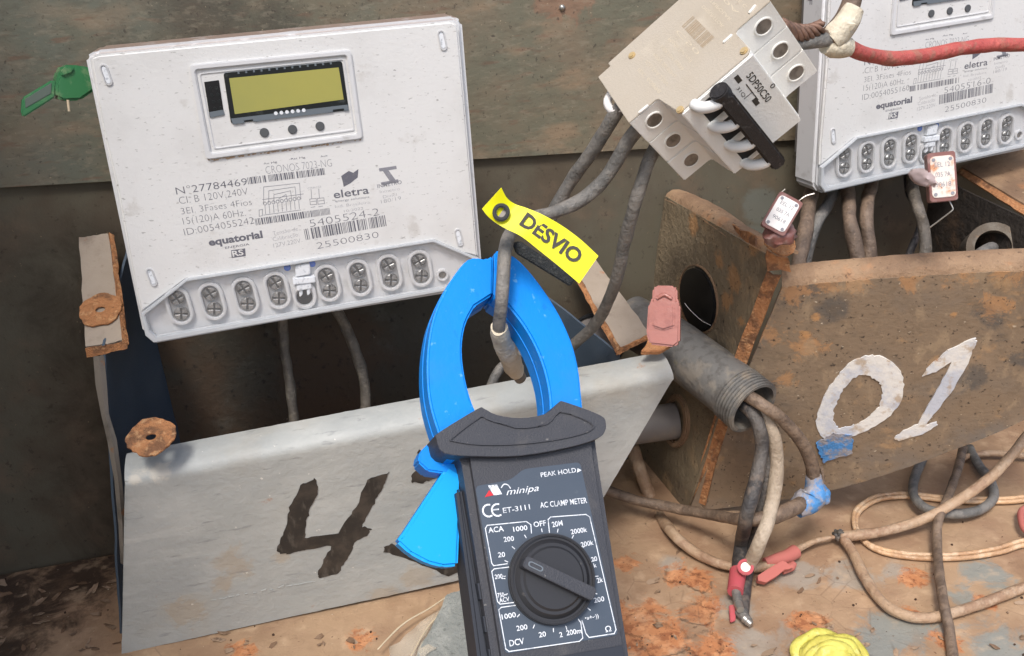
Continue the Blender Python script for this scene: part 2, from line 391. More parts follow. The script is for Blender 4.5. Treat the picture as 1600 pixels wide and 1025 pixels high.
m_sealred = mat('seal_body_plastic', G(140, 92, 84), .35, trans=.25, layers=[nz(G(180, 160, 154), 110, .5, .7, .7)])
m_sealpale = mat('seal_cup_plastic', G(190, 172, 170), .35, trans=.2)
m_sealwhite = mat('seal_face_white', G(228, 224, 220), .5, layers=[nz(G(200, 190, 182), 120, .55, .75, .5)])
m_sealrust = mat('seal_face_rusty', G(214, 204, 194), .5, layers=[nz(G(196, 134, 90), 130, .47, .62, .9), nz(G(120, 84, 64), 500, .62, .7, .7)])
m_rust = mat('rust_orange', G(176, 122, 80), .85, layers=[nz(G(112, 80, 58), 90, .46, .6, .8), nz(G(206, 160, 114), 240, .52, .68, .7), nz(G(60, 40, 30), 420, .64, .72, .7)], bump=[dict(s=300, lo=.3, hi=.7, h=.0012, b=.8)])
m_pipe = mat('conduit_grey', G(104, 102, 98), .6, layers=[nz(G(84, 80, 76), 160, .48, .62, .7), nz(G(132, 124, 112), 60, .48, .62, .7), nz(G(122, 112, 70), 90, .64, .74, .45), nz(G(150, 130, 106), 30, .55, .75, .5)], bump=[dict(s=300, lo=.3, hi=.7, h=.0005, b=.4)])
m_pvc = mat('pvc_grey', G(120, 114, 110), .5, layers=[nz(G(146, 134, 118), 50, .5, .75, .6)])
m_oldpaint = mat('numeral_white_paint', G(226, 222, 214), .7, layers=[nz(G(176, 184, 200), 40, .42, .62, .7), nz(G(176, 150, 116), 110, .54, .68, .7), nz(G(160, 92, 48), 60, .66, .72, .9)], bump=[dict(s=260, lo=.3, hi=.7, h=.0004, b=.35)])
m_blackpaint = mat('numeral_black_paint', G(46, 42, 38), .65, layers=[nz(G(96, 90, 82), 150, .55, .68, .6, st=(1.4, 1.4, .35)), nz(G(74, 66, 58), 70, .42, .66, .8), nz(G(140, 132, 120), 200, .66, .72, .6, st=(1, 1, .2))])
m_stone = mat('grey_stone', G(130, 132, 126), .9, layers=[nz(G(160, 160, 152), 60, .4, .7, .7), nz(G(90, 90, 84), 300, .58, .7, .6)], bump=[dict(s=260, lo=.2, hi=.8, h=.0015, b=.8)])
m_film = mat('plastic_film', G(226, 214, 192), .25, alpha=.32)
m_filmedge = mat('film_fold', G(214, 196, 166), .4, alpha=.8)

# ------------------------------------------------------------------ the wall, floor and side panel
def patches(*a): return [(Pn(u, v, n), r) for (u, v, n, r) in a]
WU = dict(layers=[
    nz(G(98, 86, 70), 9, .42, .62, .9, off=(.3, 0, .1)),
    nz(G(116, 98, 78), 22, .5, .7, .75, st=(1, 1, 2.2)),
    nz(G(80, 84, 76), 6, .5, .68, .7, off=(1, 0, 2)),
    nz(G(92, 70, 56), 60, .56, .68, .6, st=(.7, 1, 3.5)),
    dict(k='blobs', c=G(84, 98, 92), pts=patches((848, 88, 0, 7), (870, 30, 0, 10), (800, 200, 0, 7), (845, 75, 0, 7)), s=60, n=2.2, m=.75),
    dict(k='blobs', c=G(56, 52, 44), pts=patches((40, 40, 0, 50), (0, 180, 0, 50), (90, 230, 0, 40), (150, 60, 0, 25)), s=24, n=2.4, m=.7, soft=.6),  # shade of the upper left wall, painted in as dark patches
    dict(k='blobs', c=G(114, 84, 66), pts=patches((835, 135, 0, 26), (930, 180, 0, 22), (640, 20, 0, 16), (860, 250, 0, 20)), s=60, n=3.5, m=.6),
    nz(G(64, 56, 46), 190, .5, .66, .28, st=(.6, 1, 1.8)), nz(G(116, 108, 92), 240, .52, .66, .3, st=(.6, 1, 1.6)), nz(G(46, 38, 32), 380, .6, .68, .65), nz(G(150, 134, 110), 420, .66, .72, .6)],
    bump=[dict(s=90, lo=.3, hi=.7, h=.0004, b=.2, st=(.7, 1, 1.6)), dict(s=600, lo=.3, hi=.7, h=.0002, b=.25)])
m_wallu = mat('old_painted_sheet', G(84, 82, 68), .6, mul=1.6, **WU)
m_walll = mat('old_painted_sheet_lower', G(84, 79, 66), .6, mul=1.3, layers=[
    nz(G(74, 64, 52), 10, .42, .62, .85), nz(G(100, 84, 68), 26, .52, .7, .6),
    dict(k='blobs', c=G(92, 94, 86), pts=patches((985, 430, 0, 24), (985, 350, 0, 14), (960, 520, 0, 20), (1360, 350, 0, 40)), s=40, n=1.5, m=.8),
    dict(k='blobs', c=G(38, 28, 18), pts=patches((60, 700, 0, 100), (100, 860, 0, 100), (0, 560, 0, 90)), s=20, n=1.6, m=.93, soft=.5),  # lower-left corner shade darkened into the sheet colour
    nz(G(48, 40, 33), 200, .6, .7, .6), nz(G(136, 116, 92), 260, .68, .74, .6), nz(G(150, 130, 104), 90, .72, .77, .6)],
    bump=[dict(s=120, lo=.3, hi=.7, h=.0004, b=.2), dict(s=700, lo=.3, hi=.7, h=.0002, b=.25)])
za, zb_ = Pn(0, 292), Pn(900, 238); zs = (za.z + zb_.z) / 2
zl = lambda x: za.z + (zb_.z - za.z) * min(1.6, (x - za.x) / (zb_.x - za.x))
def grid(p00, p10, p11, p01, nx, ny):
    return [[p00.lerp(p10, i / nx).lerp(p01.lerp(p11, i / nx), j / ny) for i in range(nx + 1)] for j in range(ny + 1)]
wallroot = thing('wall', None, None, V((100, 0, 0))); wallroot['kind'] = 'structure'
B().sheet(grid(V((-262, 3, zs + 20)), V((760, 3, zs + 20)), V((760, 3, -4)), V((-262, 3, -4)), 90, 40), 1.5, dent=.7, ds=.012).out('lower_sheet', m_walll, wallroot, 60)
rows = [[V((-262 + 1022 * i / 90, -1.2 + 1.0 * noise.noise(V((i * .13, 0, 0))), zl(-262 + 1022 * i / 90) + z)) for i in range(91)] for z in [420 - k * 14 for k in range(30)] + [0]]
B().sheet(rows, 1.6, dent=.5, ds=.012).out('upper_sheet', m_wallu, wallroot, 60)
B().blob(Pn(878, 12, 2), 2.2, 2, .1).out('rivet', m_tin, wallroot, 180)

FLR = lambda *a: [(Ph(u, v), r) for (u, v, r) in a]
RB = dict(k='blobs', c=G(168, 108, 66), pts=FLR((1090, 905, 12), (1060, 895, 11), (1095, 955, 13), (1000, 965, 16), (1040, 1000, 18), (1110, 1015, 14), (1000, 1020, 20), (1265, 975, 12), (1290, 1005, 11), (1430, 905, 11), (1480, 1000, 9), (1420, 960, 7), (1540, 940, 6), (980, 880, 8), (560, 1000, 10), (380, 1020, 10)), s=60, n=4.6, m=.8, soft=.2, r=.78, rg=.9)
m_floor = mat('rusty_painted_floor', G(150, 124, 97), .75, mul=1.25, layers=[
    nz(G(126, 98, 76), 12, .4, .65, .8), nz(G(168, 140, 112), 40, .5, .7, .6),
    dict(k='blobs', c=G(138, 136, 128), pts=FLR((1240, 900, 16), (1150, 960, 14), (1330, 900, 14), (1200, 1010, 22), (1050, 880, 9), (1400, 890, 9)), s=34, n=4.2, m=.6, soft=.25, rg=.5),
    dict(k='blobs', c=G(112, 124, 122), pts=FLR((1420, 985, 20), (1370, 1010, 16), (1500, 935, 13), (1550, 900, 14), (1560, 1000, 20)), s=34, n=4.2, m=.7, soft=.25, rg=.5),
    RB, nz(G(112, 62, 38), 150, .48, .6, .75, mul=RB), nz(G(196, 146, 104), 80, .5, .64, .6, mul=RB), nz(G(60, 34, 22), 380, .58, .66, .8, mul=RB),
    dict(k='blobs', c=G(40, 28, 19), pts=FLR((40, 940, 60), (120, 900, 50), (0, 900, 60), (180, 880, 34), (20, 1010, 30)), s=40, n=3.4, m=.9, soft=.6),  # shade at the floor's left end, worked into its colour
    dict(k='vor', c=G(70, 50, 38), s=46, f='DISTANCE_TO_EDGE', lo=.03, hi=.0, m=.3, mul=nz(0, 20, .5, .62)),
    nz(G(120, 94, 70), 34, .5, .66, .35), nz(G(186, 160, 130), 60, .55, .7, .35), nz(G(76, 48, 32), 300, .66, .7, .8), nz(G(214, 198, 174), 230, .69, .74, .6)],
    bump=[dict(s=60, lo=.45, hi=.52, h=.0004, b=.4), dict(s=260, lo=.3, hi=.7, h=.0003, b=.3), dict(k='blobs', pts=FLR((1090, 910, 8), (1060, 900, 9), (1090, 960, 9), (1000, 975, 11), (1040, 1000, 14), (1100, 1010, 11), (1265, 975, 10), (1290, 1000, 8)), s=55, n=2.4, m=-1, h=.0012, b=.8)])
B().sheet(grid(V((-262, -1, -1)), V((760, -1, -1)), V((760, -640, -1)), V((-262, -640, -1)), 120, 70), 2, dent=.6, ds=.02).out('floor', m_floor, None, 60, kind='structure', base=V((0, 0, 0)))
sp = B().sheet(grid(V((-263, 0, 700)), V((-263, -470, 700)), V((-263, -470, -3)), V((-263, 0, -3)), 6, 8), 1.6).out('side_wall', m_walll, None, kind='structure')

# ------------------------------------------------------------------ electricity meters
MN = 108.0                                    # the left meter's face stands this far out from the wall
MO = V((-7.05, -62, Pn(235, 537, MN).z))
FX, FZ_, FY = V((1, 0, 0)), V((0, 0, 1)), V((0, -1, 0))
MF = Fr(V((MO.x, -MN, MO.z)), FX, FZ_, FY)    # face frame: x right, y up, z out
def L2(*pts): return [MF.px(u, v) for u, v in pts]
mroot = thing('electricity_meter', 'white electronic electricity meter hanging at left above the grey 4 box, number 5405524-2', 'electricity meter', MO, 'electricity meters')
outline = L2((131, 90), (148, 80), (712, 26), (724, 34), (757, 440), (750, 454), (240, 538), (222, 524))
inset = L2((134, 94), (150, 84), (708, 31), (719, 38), (750, 440), (744, 450), (244, 532), (228, 520))
oc = sum(outline, V((0, 0))) / len(outline); insb = [V((oc.x + (p.x - oc.x) * .87, oc.y + (p.y - oc.y) * .84)) for p in outline]
B().prism(MF, insb, -46, -24, 1.5).out('base', m_base, mroot, 35)
B().prism(MF, outline, -26, -3.2, 1.8, 3).out('cover', m_cover, mroot, 35)
facep = L2((141, 91), (150, 86), (706, 33), (716, 40), (747, 402), (724, 396), (677, 376), (290, 438), (221, 489), (212, 455), (184, 300), (158, 190))
B().prism(MF, facep, -3.4, 0, 1.1, 3).out('face_plate', m_white, mroot, 35)
deckp = L2((226, 492), (292, 441), (677, 379), (724, 400), (744, 408), (748, 444), (243, 528), (232, 520))
B().prism(MF, deckp, -3.3, -2.4, .2).out('terminal_deck', m_deck, mroot, 35)
# display
fo, fi = rounded(L2((296, 101), (548, 77), (567, 216), (322, 249)), 2.2), rounded(L2((305, 109), (541, 86), (558, 209), (330, 239)), 1.5)
B().ring(MF, fo, fi, -.2, 1.5, .5).out('display_frame', m_white2, mroot, 35)
fo, fi = rounded(L2((311, 114), (538, 91), (554, 204), (334, 233)), 1.2), rounded(L2((313, 116), (536, 93), (552, 202), (336, 231)), 1.2)
B().ring(MF, fo, fi, -.1, .5, .12).out('display_frame_rib', m_white2, mroot, 35)
bz = B().prism(MF, rounded(L2((349, 114), (534, 95), (545, 172), (361, 193)), 1.2), 0, .7, .25).out('display_bezel', m_bezel, mroot, 35)
B().prism(MF, L2((358, 122), (529, 105), (537, 155), (367, 178)), .6, .85, .05).out('lcd_screen', m_lcd, bz, 35)
B().prism(MF, L2((361, 185), (543, 163), (545, 172), (538, 173), (537, 169), (520, 171), (520, 175), (396, 190), (395, 186), (381, 188), (382, 192), (364, 194)), .68, .9, .05).out('bezel_lip', m_bezel2, bz, 35)
for i in range(6): B().cyl(MF, MF.px(431 + i * 8.7, 176.5 - i * .95), .95, .85, 1.15, 10).out('contact', m_wink, bz, 40)
for i in range(26):
    if i % 2: B().prism(MF, L2((365 + i * 6, 112.5 - i * .62), (368 + i * 6, 112.2 - i * .62), (368.5 + i * 6, 115.5 - i * .62), (365.5 + i * 6, 115.8 - i * .62)), .6, 1.0, 0).out('lcd_pin', m_bezel2, bz)
op = B().prism(MF, L2((319, 128), (342, 125), (350, 178), (328, 184)), 0, .5, .15).out('optical_port', m_blk, mroot, 35)
B().prism(MF, L2((327, 175), (349, 171), (351, 179), (329, 184)), .4, .7, .1).out('port_sill', m_bezel2, op, 35)
for r in range(4):
    for c in range(2): B().cyl(MF, MF.px(329 + c * 9 + r * 2.2, 138 + r * 10.5 - c), .9, .45, .75, 8).out('port_stud', m_bezel, op, 40)
for c in ((413, 207), (457, 202), (500, 197)): B().cyl(MF, MF.px(*c), 2.35, -.1, .7, 20, .25).out('button', m_button, mroot, 40)
for (u, v) in ((166, 117), (691, 63), (237, 433), (717, 371)):
    a = MF.px(u, v); q = B().ring(MF, stadium(a, V((.12, -1)), 3.4, 1.9, 5), stadium(a, V((.12, -1)), 3.2, 1.25, 5), -.1, .7, .15).out('clip_slot', m_deck, mroot, 40)
    B().prism(MF, stadium(a, V((.12, -1)), 3.1, 1.1, 5), -.1, .35, .1).out('clip', m_wink, q, 40)
# terminal wells
WELLS = [((276, 467), (283, 491)), ((329, 459), (334, 484)), ((380, 452), (387, 475)), ((431, 442), (435, 467)), ((510, 431), (515, 455)), ((560, 423), (563, 447)), ((607, 415), (611, 438)), ((655, 408), (659, 432))]
c0 = (MF.px(*WELLS[0][0]) + MF.px(*WELLS[0][1])) / 2; ax0 = MF.px(*WELLS[0][1]) - MF.px(*WELLS[0][0])
well = B().ring(MF, stadium(c0, ax0, 4.6, 6.6, 10), stadium(c0, ax0, 4.4, 4.7, 10), -2.6, .3, .5).out('terminal_well', m_deck, mroot, 40)
B().prism(MF, stadium(c0, ax0, 4.5, 4.9, 10), -2.5, -1.9, 0).out('well_floor', m_wellfloor, well, 40)
def screwhead(fr, c, r, z, rot):
    b = B(); b.ring(fr, stadium(c, V((1, 0)), .01, r, 10), stadium(c, V((1, 0)), .01, r * .9, 10), z - 1.2, z + .5, .1)
    for k in range(4):
        a = rot + k * math.pi / 2; d = V((math.cos(a), math.sin(a))); e = V((-d.y, d.x)); g = r * .1
        pts = [c + d * g + e * g] + [c + d * (math.cos(t) * r * .88) + e * (math.sin(t) * r * .88) for t in (.2, .6, .97, 1.37)]
        b.prism(fr, pts, z - .1, z + .7, .25, 1)
    return b
for s_ in (0, 1): B().cyl(MF, MF.px(*WELLS[0][s_]), 3.8, -2.2, -.9, 20).out('screw_slot', m_slot, well, 35)
for s_ in (0, 1): screwhead(MF, MF.px(*WELLS[0][s_]), 3.9, -1.0, .4 + s_).out('screw', m_steel, well, 35)
for i, wl in enumerate(WELLS[1:]):
    d = (MF.px(*wl[0]) + MF.px(*wl[1])) / 2 - c0
    cp = copy_tree(well, mroot, V((d.x, 0, d.y)) * S)
hole = B().cyl(MF, MF.px(476, 466), 4.3, -2.5, -1.9, 24).out('seal_screw_hole', m_blk, mroot, 40)
B().ring(MF, stadium(MF.px(476, 462), V((0, 1)), 2, 6.4), stadium(MF.px(476, 464), V((0, 1)), .8, 4.6), -2.6, -.2, .4).out('hole_rim', m_deck, hole, 40)
lt = B()
for (x0, y0, x1, y1, z) in ((461, 413, 484, 430, 1.2), (457, 432, 492, 442, 1.8), (463, 443, 486, 452, 1.2), (467, 450, 472, 462, .8), (479, 449, 484, 460, .8)):
    lt.prism(MF, L2((x0, y0 + 2), (x1, y0 - 2), (x1 + 1, y1 - 2), (x0 + 1, y1 + 2)), -2.4, z, .4)
lt.out('cover_latch', m_wink, mroot, 40)
for c in ((449, 420), (488, 414)): B().cyl(MF, MF.px(*c), 1.9, -2.5, -1.6, 12, .3).out('blue_dot', m_bluedot, mroot, 40)
B().cyl(MF, MF.px(692, 431), 1.9, -2.5, -1.7, 16).out('cover_screw', m_hole, mroot, 40)
q = MF.px(692, 431); B().ring(MF, stadium(q, V((0, 1)), .1, 3.6), stadium(q, V((0, 1)), .1, 2.2), -2.5, -.6, .3).out('cover_screw_rim', m_deck, mroot, 40)
# clear terminal cover: pane, rim, lower folded edge
tcp = L2((221, 489), (291, 434), (677, 373), (748, 403), (756, 442), (241, 533), (228, 522))
tci = L2((227, 490), (293, 438), (676, 377), (744, 406), (748, 438), (245, 524), (234, 515))
tcov = B().ring(MF, tcp, tci, -.8, 2.4, .4).out('terminal_cover', m_clearline, mroot, 35)
B().prism(MF, tci, 1.5, 1.9).out('pane', m_clear, tcov)
b = B()
for k, z in enumerate((2.0, .6, -3)):
    dv = 3.5 + 4.0 * k
    b.prism(MF, [MF.px(u, v) + V((0, -dv * .22)) for u, v in ((241, 527), (752, 438), (753, 441), (243, 531))], -8, z, .3)
b.out('cover_lower_edge', m_clearline, tcov, 35)
# print
PZ = .06
def tx(body, a, c, h, off=-.022, sp=1.0, fr=MF, z=PZ, b=None):
    b = b or B(); return b.text(fr, body, fr.px(*a), fr.px(*c), h, z, off, sp)
def barcode(b, a, c, h, seed, fr=MF, z=PZ, gaps=()):
    rnd = random.Random(seed); p, q = fr.px(*a), fr.px(*c); d = q - p; L = d.length; d.normalize(); n = V((-d.y, d.x)); x = 0
    while x < L:
        wd = rnd.choice((.3, .3, .55, .85)); g = rnd.choice((.3, .35, .55))
        if rnd.random() < .07: g += .8
        e = p + d * x; f = p + d * min(x + wd, L)
        t = bmesh.new(); t.faces.new([t.verts.new(fr.W((k.x, k.y, z))) for k in (e, f, f + n * h, e + n * h)]); b.add(t); x += wd + g
    return b
PX = .365
def outp(b, name, parent, m=None, label=None): return b.out(name, m or m_ink, parent, None, inv=MW[mroot], label=label)
def shared_print(par):
    b = B()
    tx('-Rst', (411, 257), (421, 256), .9, 0, b=b); tx('Mg', (424, 256), (433, 254), 1, 0, b=b); tx('-Rst Mg', (452, 250), (477, 247), 1, 0, b=b); tx('Aux', (501, 246), (512, 244), 1, 0, b=b)
    outp(b, 'button_captions', par)
    outp(tx('CRONOS 7023-NG', (416, 272), (519, 260), 12 * PX), 'model_text', par, m_ink2)
    b = B(); tx('CI. B 120V,240V', (281, 319), (388, 304), 11 * PX, b=b); tx('3EI. 3Fases 4Fios', (284, 335), (394, 320), 10 * PX, b=b); tx('15(120)A 60Hz.', (287, 351), (384, 337), 11 * PX, b=b)
    outp(b, 'rating_text', par)
    # wiring diagram
    b = B(); ln = lambda *p: b.strip(MF, [MF.px(*k) for k in p], .28, PZ)
    for k in range(4): ln((412 + k * 8, 318 - k), (412 + k * 8, 292 + k * 6), (468 - k * 7, 286 + k * 6), (470 - k * 7, 311 + k))
    for k in range(9): ln((414 + k * 6.6, 322 - k), (415 + k * 6.6, 334 - k)); b.ring(MF, stadium(MF.px(414 + k * 6.6, 318 - k), V((0, 1)), .1, .95, 5), stadium(MF.px(414 + k * 6.6, 318 - k), V((0, 1)), .1, .6, 5), PZ - .01, PZ)
    ln((410, 312), (474, 303)); ln((412, 336), (470, 328)); ln((405, 328), (405, 338), (410, 337), (410, 327), (405, 328))
    for k in range(2):
        x = 486 + k * 12; ln((x, 296 - k), (x + 1, 310 - k)); ln((x - 2, 311 - k), (x + 8, 310 - k), (x + 9, 319 - k), (x - 1, 320 - k), (x - 2, 311 - k)); ln((x, 315 - k), (x + 8, 314 - k)); ln((x, 324 - k), (x + 6, 323 - k))
    tx('CRRCD', (481, 296), (502, 293), 1.1, b=b)
    outp(b, 'wiring_diagram', par, m_ink2)
    b = B(); b.prism(MF, L2((533, 275), (545, 267), (552, 270), (560, 264), (559, 277), (548, 286), (537, 292), (536, 286)), PZ - .01, PZ)
    tx('eletra', (522, 310), (577, 302), 12 * PX, .012, b=b); outp(b, 'eletra_logo', par)
    b = B(); tx('energy solutions', (524, 316), (577, 309), 1.2, 0, b=b); tx('Ind. Brasileira', (524, 325), (578, 318), 1.7, b=b); tx('10/2022', (538, 332), (568, 327), 1.5, b=b)
    outp(b, 'maker_text', par, m_ink2)
    b = B()
    for p in (((592, 263), (619, 259), (620, 264), (593, 268)), ((595, 285), (622, 280), (623, 285), (596, 289)), ((598, 267), (607, 266), (618, 281), (609, 283))): b.prism(MF, L2(*p), PZ - .01, PZ)
    tx('INMETRO', (590, 294), (628, 287), 2.2, .01, b=b); tx('Inmetro', (594, 302), (625, 297), 1.8, b=b); tx('Dimel', (599, 310), (620, 306), 1.8, b=b); tx('180/19', (596, 318), (627, 312), 2.2, b=b)
    outp(b, 'inmetro_mark', par, m_ink2)
    b = B(); tx('equatorial', (327, 384), (411, 371), 11 * PX, .035, b=b); tx('ENERGIA', (352, 389), (390, 383), 1.3, 0, b=b); outp(b, 'equatorial_logo', par)
    q = outp(B().prism(MF, L2((361, 391), (383, 388), (384, 400), (362, 403)), PZ - .01, PZ), 'region_box', par)
    outp(tx('RS', (364, 401), (381, 398), 9 * PX, .02, z=PZ + .04), 'region_text', q, m_white)
    b = B(); tx('Tensão de', (427, 368), (466, 360), 2.4, b=b); tx('Calibração:', (427, 377), (468, 369), 2.4, b=b); tx('127V,220V', (428, 387), (470, 379), 2.6, b=b); outp(b, 'calibration_text', par, m_ink2)
    outp(tx('25500830', (496, 389), (592, 371), 10.5 * PX), 'asset_number', par)
def serial_print(par, no, idn, num, seed):
    b = tx(no, (276, 304), (387, 289), 11 * PX, -.01); outp(b, 'serial_text', par)
    outp(tx(idn, (289, 368), (398, 349), 11 * PX), 'id_text', par)
    outp(tx(num, (485, 355), (593, 336), 12 * PX), 'meter_number', par)
    outp(barcode(B(), (388, 288), (508, 273), 10 * PX, seed), 'barcode', par); outp(barcode(B(), (400, 352), (516, 335), 10 * PX, seed + 1), 'barcode', par); outp(barcode(B(), (478, 375), (604, 353), 17 * PX, seed + 2), 'barcode', par)
shared_print(mroot)
# the right meter: the same thing turned a little and fixed to the wall
R2 = Matrix(((0.99565614, -0.09143232, -0.0175777), (0.0915971, 0.99575719, 0.00880836), (0.01669775, -0.01038016, 0.9998067))).to_quaternion().to_matrix()
mroot2 = copy_tree(mroot); mroot2.location = V((415.1, -2.5, 396 - 182.3)) * S; mroot2.rotation_euler = R2.to_euler()
mroot2['label'] = 'white electronic electricity meter at top right, crossed by the red cable, number 5405516-0'
serial_print(mroot, 'N°27784469', 'ID:0054055242', '5405524-2', 1)
serial_print(mroot2, 'N°27784461', 'ID:0054055160', '5405516-0', 11)
M2 = Matrix.Translation(V((415.1, -2.5, 213.7))) @ R2.to_4x4()
RF = R2
# printed strip on the right meter's left flank
fl = outline[1]; xs = MF.W((outline[0].x, 0, 0)).x - MO.x - .6
SF = Fr(V((xs, 0, 0)), V((0, 0, -1)), V((0, -1, 0)), V((-1, 0, 0)))
b = B(); b.prism(SF, [V((-148, 24)), V((-18, 24)), V((-18, 33)), V((-148, 33))], 0, .15)
SF2 = SF
side = b.out('side_label', mat('side_label_grey', G(168, 170, 172), .5), mroot2, None, inv=Matrix.Identity(4))
b = B(); b.text(SF, 'ZA NF 2', V((-146, 26)), V((-112, 26)), 5, .3, 0); b.text(SF, 'ELETRA ENERGY', V((-92, 26)), V((-26, 26)), 5, .3, 0)
b.out('side_text', m_ink, side, None, inv=Matrix.Identity(4))

# ------------------------------------------------------------------ circuit breaker
BR = Matrix(((0.65783059, 0.75160206, 0.04851036), (0.31734949, -0.21819212, -0.92286592), (-0.68304335, 0.62248417, -0.38205398))).to_quaternion().to_matrix()
BT = V((149.6, -142.8, 396 - 76.1))
broot = thing('circuit_breaker', 'cream three-pole circuit breaker with black linked handle, dangling between the two meters', 'circuit breaker', BT, None, BR)
ba, bb, bc = BR.col[0], BR.col[1], BR.col[2]
prof = [V(p) for p in ((0, 3), (0, 46), (16, 46), (17.5, 47), (20.5, 60), (22, 64), (60, 64), (62, 62), (62, 47), (64, 46), (82, 46), (82, 3), (74, 3), (74, 0), (8, 0), (8, 3))]
for k in range(3):
    fr = Fr(BT + ba * (18 * k), bb, bc, ba)
    B().prism(fr, prof, .7 if k == 0 else .12, 17.88, .3 if k == 0 else .5).out('pole_housing', m_pwhite, broot, 35)
    if k == 0: B().prism(fr, prof, 0, .66, .2).out('side_panel', m_pcream, broot, 35)
    ft = Fr(BT, ba, bb, bc)
FS = Fr(BT, bb, bc, -ba)                       # flat side, outward
FT = Fr(BT, ba, bb, bc)                        # front
for k in range(3):
    for e in (9.5, 73.5):
        c = V((9 + 18 * k, e)); q = B().ring(FT, stadium(c, V((0, 1)), .2, 4.6), stadium(c, V((0, 1)), .2, 3.7), 45.8, 46.6, .2).out('terminal_rim', m_pwhite, broot, 40)
        B().cyl(FT, c, 3.9, 45.8, 46.2, 20).out('terminal_screw', m_hole, q, 40)
B().prism(FT, [V((.6, 21.6)), V((53.4, 21.6)), V((53.4, 61.4)), V((.6, 61.4))], 63.6, 65.2, .5).out('front_plate', m_pwhite, broot, 40)
for k in range(3): B().prism(FT, [V((3.4 + 17 * k, 29)), V((15.6 + 17 * k, 29)), V((15.6 + 17 * k, 41)), V((3.4 + 17 * k, 41))], 65.1, 65.5, .1).out('handle_slot', m_blk, broot)
for a in (1.6, 18, 34.5, 51):
    pts = [V((28.5, 64)), V((30, 68.5)), V((33, 72)), V((37, 74)), V((42, 74))]
    B().tube([BT + ba * a + bb * p.x + bc * p.y for p in pts], 2.7, 10, 5).out('toggle', m_toggle, broot, 180)
HF = Fr(BT, ba, bb, bc)
B().prism(FT, [V((-1, 38)), V((1, 36.8)), V((56, 36.8)), V((57.5, 38.5)), V((57.5, 43.2)), V((55, 44.6)), V((1, 44.6)), V((-1, 43))], 68, 77.5, 1.2, 3).out('handle_bar', m_dkhandle, broot, 40)
B().cyl(Fr(BT, bb, bc, -ba), V((40.5, 73)), 4.6, -1, 3.5, 20, .6).out('handle_pin', m_dkhandle, broot, 40)
for (u, v, z, fr) in ((988, 87, 0, FS), (1063, 172, 0, FS), (1163, 80, 0, FS)):
    B().cyl(fr, fr.px(u, v), 1.9, -.3, 1.2, 16, .5).out('rivet', m_psc, broot, 40)
for (p, q) in (((1000, 176), (1012, 166)), ((1172, 20), (1180, 10)), ((1132, 66), (1143, 56))):
    a, c = FS.px(*p), FS.px(*q); B().prism(FS, stadium((a + c) / 2, c - a, (c - a).length / 2, .7, 4), -.2, .8, .2).out('moulded_tab', m_pwhite, broot, 40)
nzb = B().text(FT, '5DP50C50', V((8, 53.5)), V((29, 53.5)), 3.6, 65.35, .012)
nzb.text(FT, '0', V((22, 59)), V((24.5, 59)), 2.6, 65.35, .01); nzb.text(FT, '31Q', V((10, 47)), V((17, 47)), 1.7, 65.35)
nzb.strip(FT, [V((12, 51.5)), V((24, 51.5))], .5, 65.35); nzb.strip(FT, [V((18, 51.5)), V((18, 47))], .4, 65.35)
for a in (4, 22): nzb.prism(FT, [V((a, 49)), V((a + 4.5, 49)), V((a + 4.5, 51.3)), V((a, 51.3))], 65.2, 65.3)
nzb.out('front_print', m_tagink, broot)
b = B(); barcode(b, (1083, 25), (1118, 60), 7, 5, FS, .1); b.out('barcode', mat('faded_side_ink', G(160, 142, 118), .6), broot)
b = B()
for i in range(7):
    p, q = (1000 + i * 12, 106 - i * 12), (1034 + i * 12, 142 - i * 12)
    b.text(FS, ('IEC 60898', 'ICU 5kA 230V', '400V 50/60Hz', 'NBR NM 60898', 'Made for rail', 'C50', '3 POLOS')[i], FS.px(*p), FS.px(*q), 2.0, .08, -.01)
for i in range(4): b.text(FS, ('DISJUNTOR', 'TRIPOLAR', '50A', 'CLASSE C')[i], FS.px(1100 + i * 12, 8 - i * 10), FS.px(1132 + i * 12, 40 - i * 10), 1.6, .08)
b.out('side_print', mat('moulded_text', G(196, 184, 162), .6), broot)
B().tube([BT + ba * 6 + bb * 1 + bc * 12, BT + ba * 6 - bb * 4 + bc * 16, BT + ba * 6 - bb * 4 + bc * 24, BT + ba * 6 + bb * 1 + bc * 27], 2.2, 8, 5).out('rail_clip', m_sealwhite, broot, 180)

# ------------------------------------------------------------------ clamp meter
cr, cu_ = R.col[0], R.col[1]
def camframe(u, v, dist, upimg, yaw, pitch):
    d = ray(u, v).normalized(); n = (-d + cr * math.tan(math.radians(yaw)) + cu_ * math.tan(math.radians(pitch))).normalized()
    up = cr * upimg[0] + cu_ * upimg[1]; up = (up - n * up.dot(n)).normalized(); return Fr(CAM + d * dist, up.cross(n), up, n)
KF = camframe(850, 860, 400, (-.13, 1), 17, 6)
def K(*p, off=0): return [KF.px(u, v, off) for u, v in p]
kroot = thing('clamp_meter', 'dark grey AC clamp meter with open blue jaws round the taped grey cable', 'clamp meter', KF.W(KF.px(870, 1100)))
bodyp = K((712, 690), (931, 664), (937, 715), (1003, 1130), (795, 1180), (722, 712))
body = B().prism(KF, bodyp, -34, 0, 4.5, 4).out('body', m_body, kroot, 35)
B().prism(KF, K((719, 760), (728, 757), (800, 1180), (775, 1185)), -27, -8, 2.5).out('side_rail', m_bodyside, kroot, 35)
for k in range(5):
    y = 905 + k * 52; dx = (y - 712) * .165
    B().prism(KF, K((717 + dx, y), (727 + dx, y - 2), (733 + dx, y + 34), (723 + dx, y + 36)), -32, -3, 1.5).out('side_grip', m_bodyside, kroot, 35)
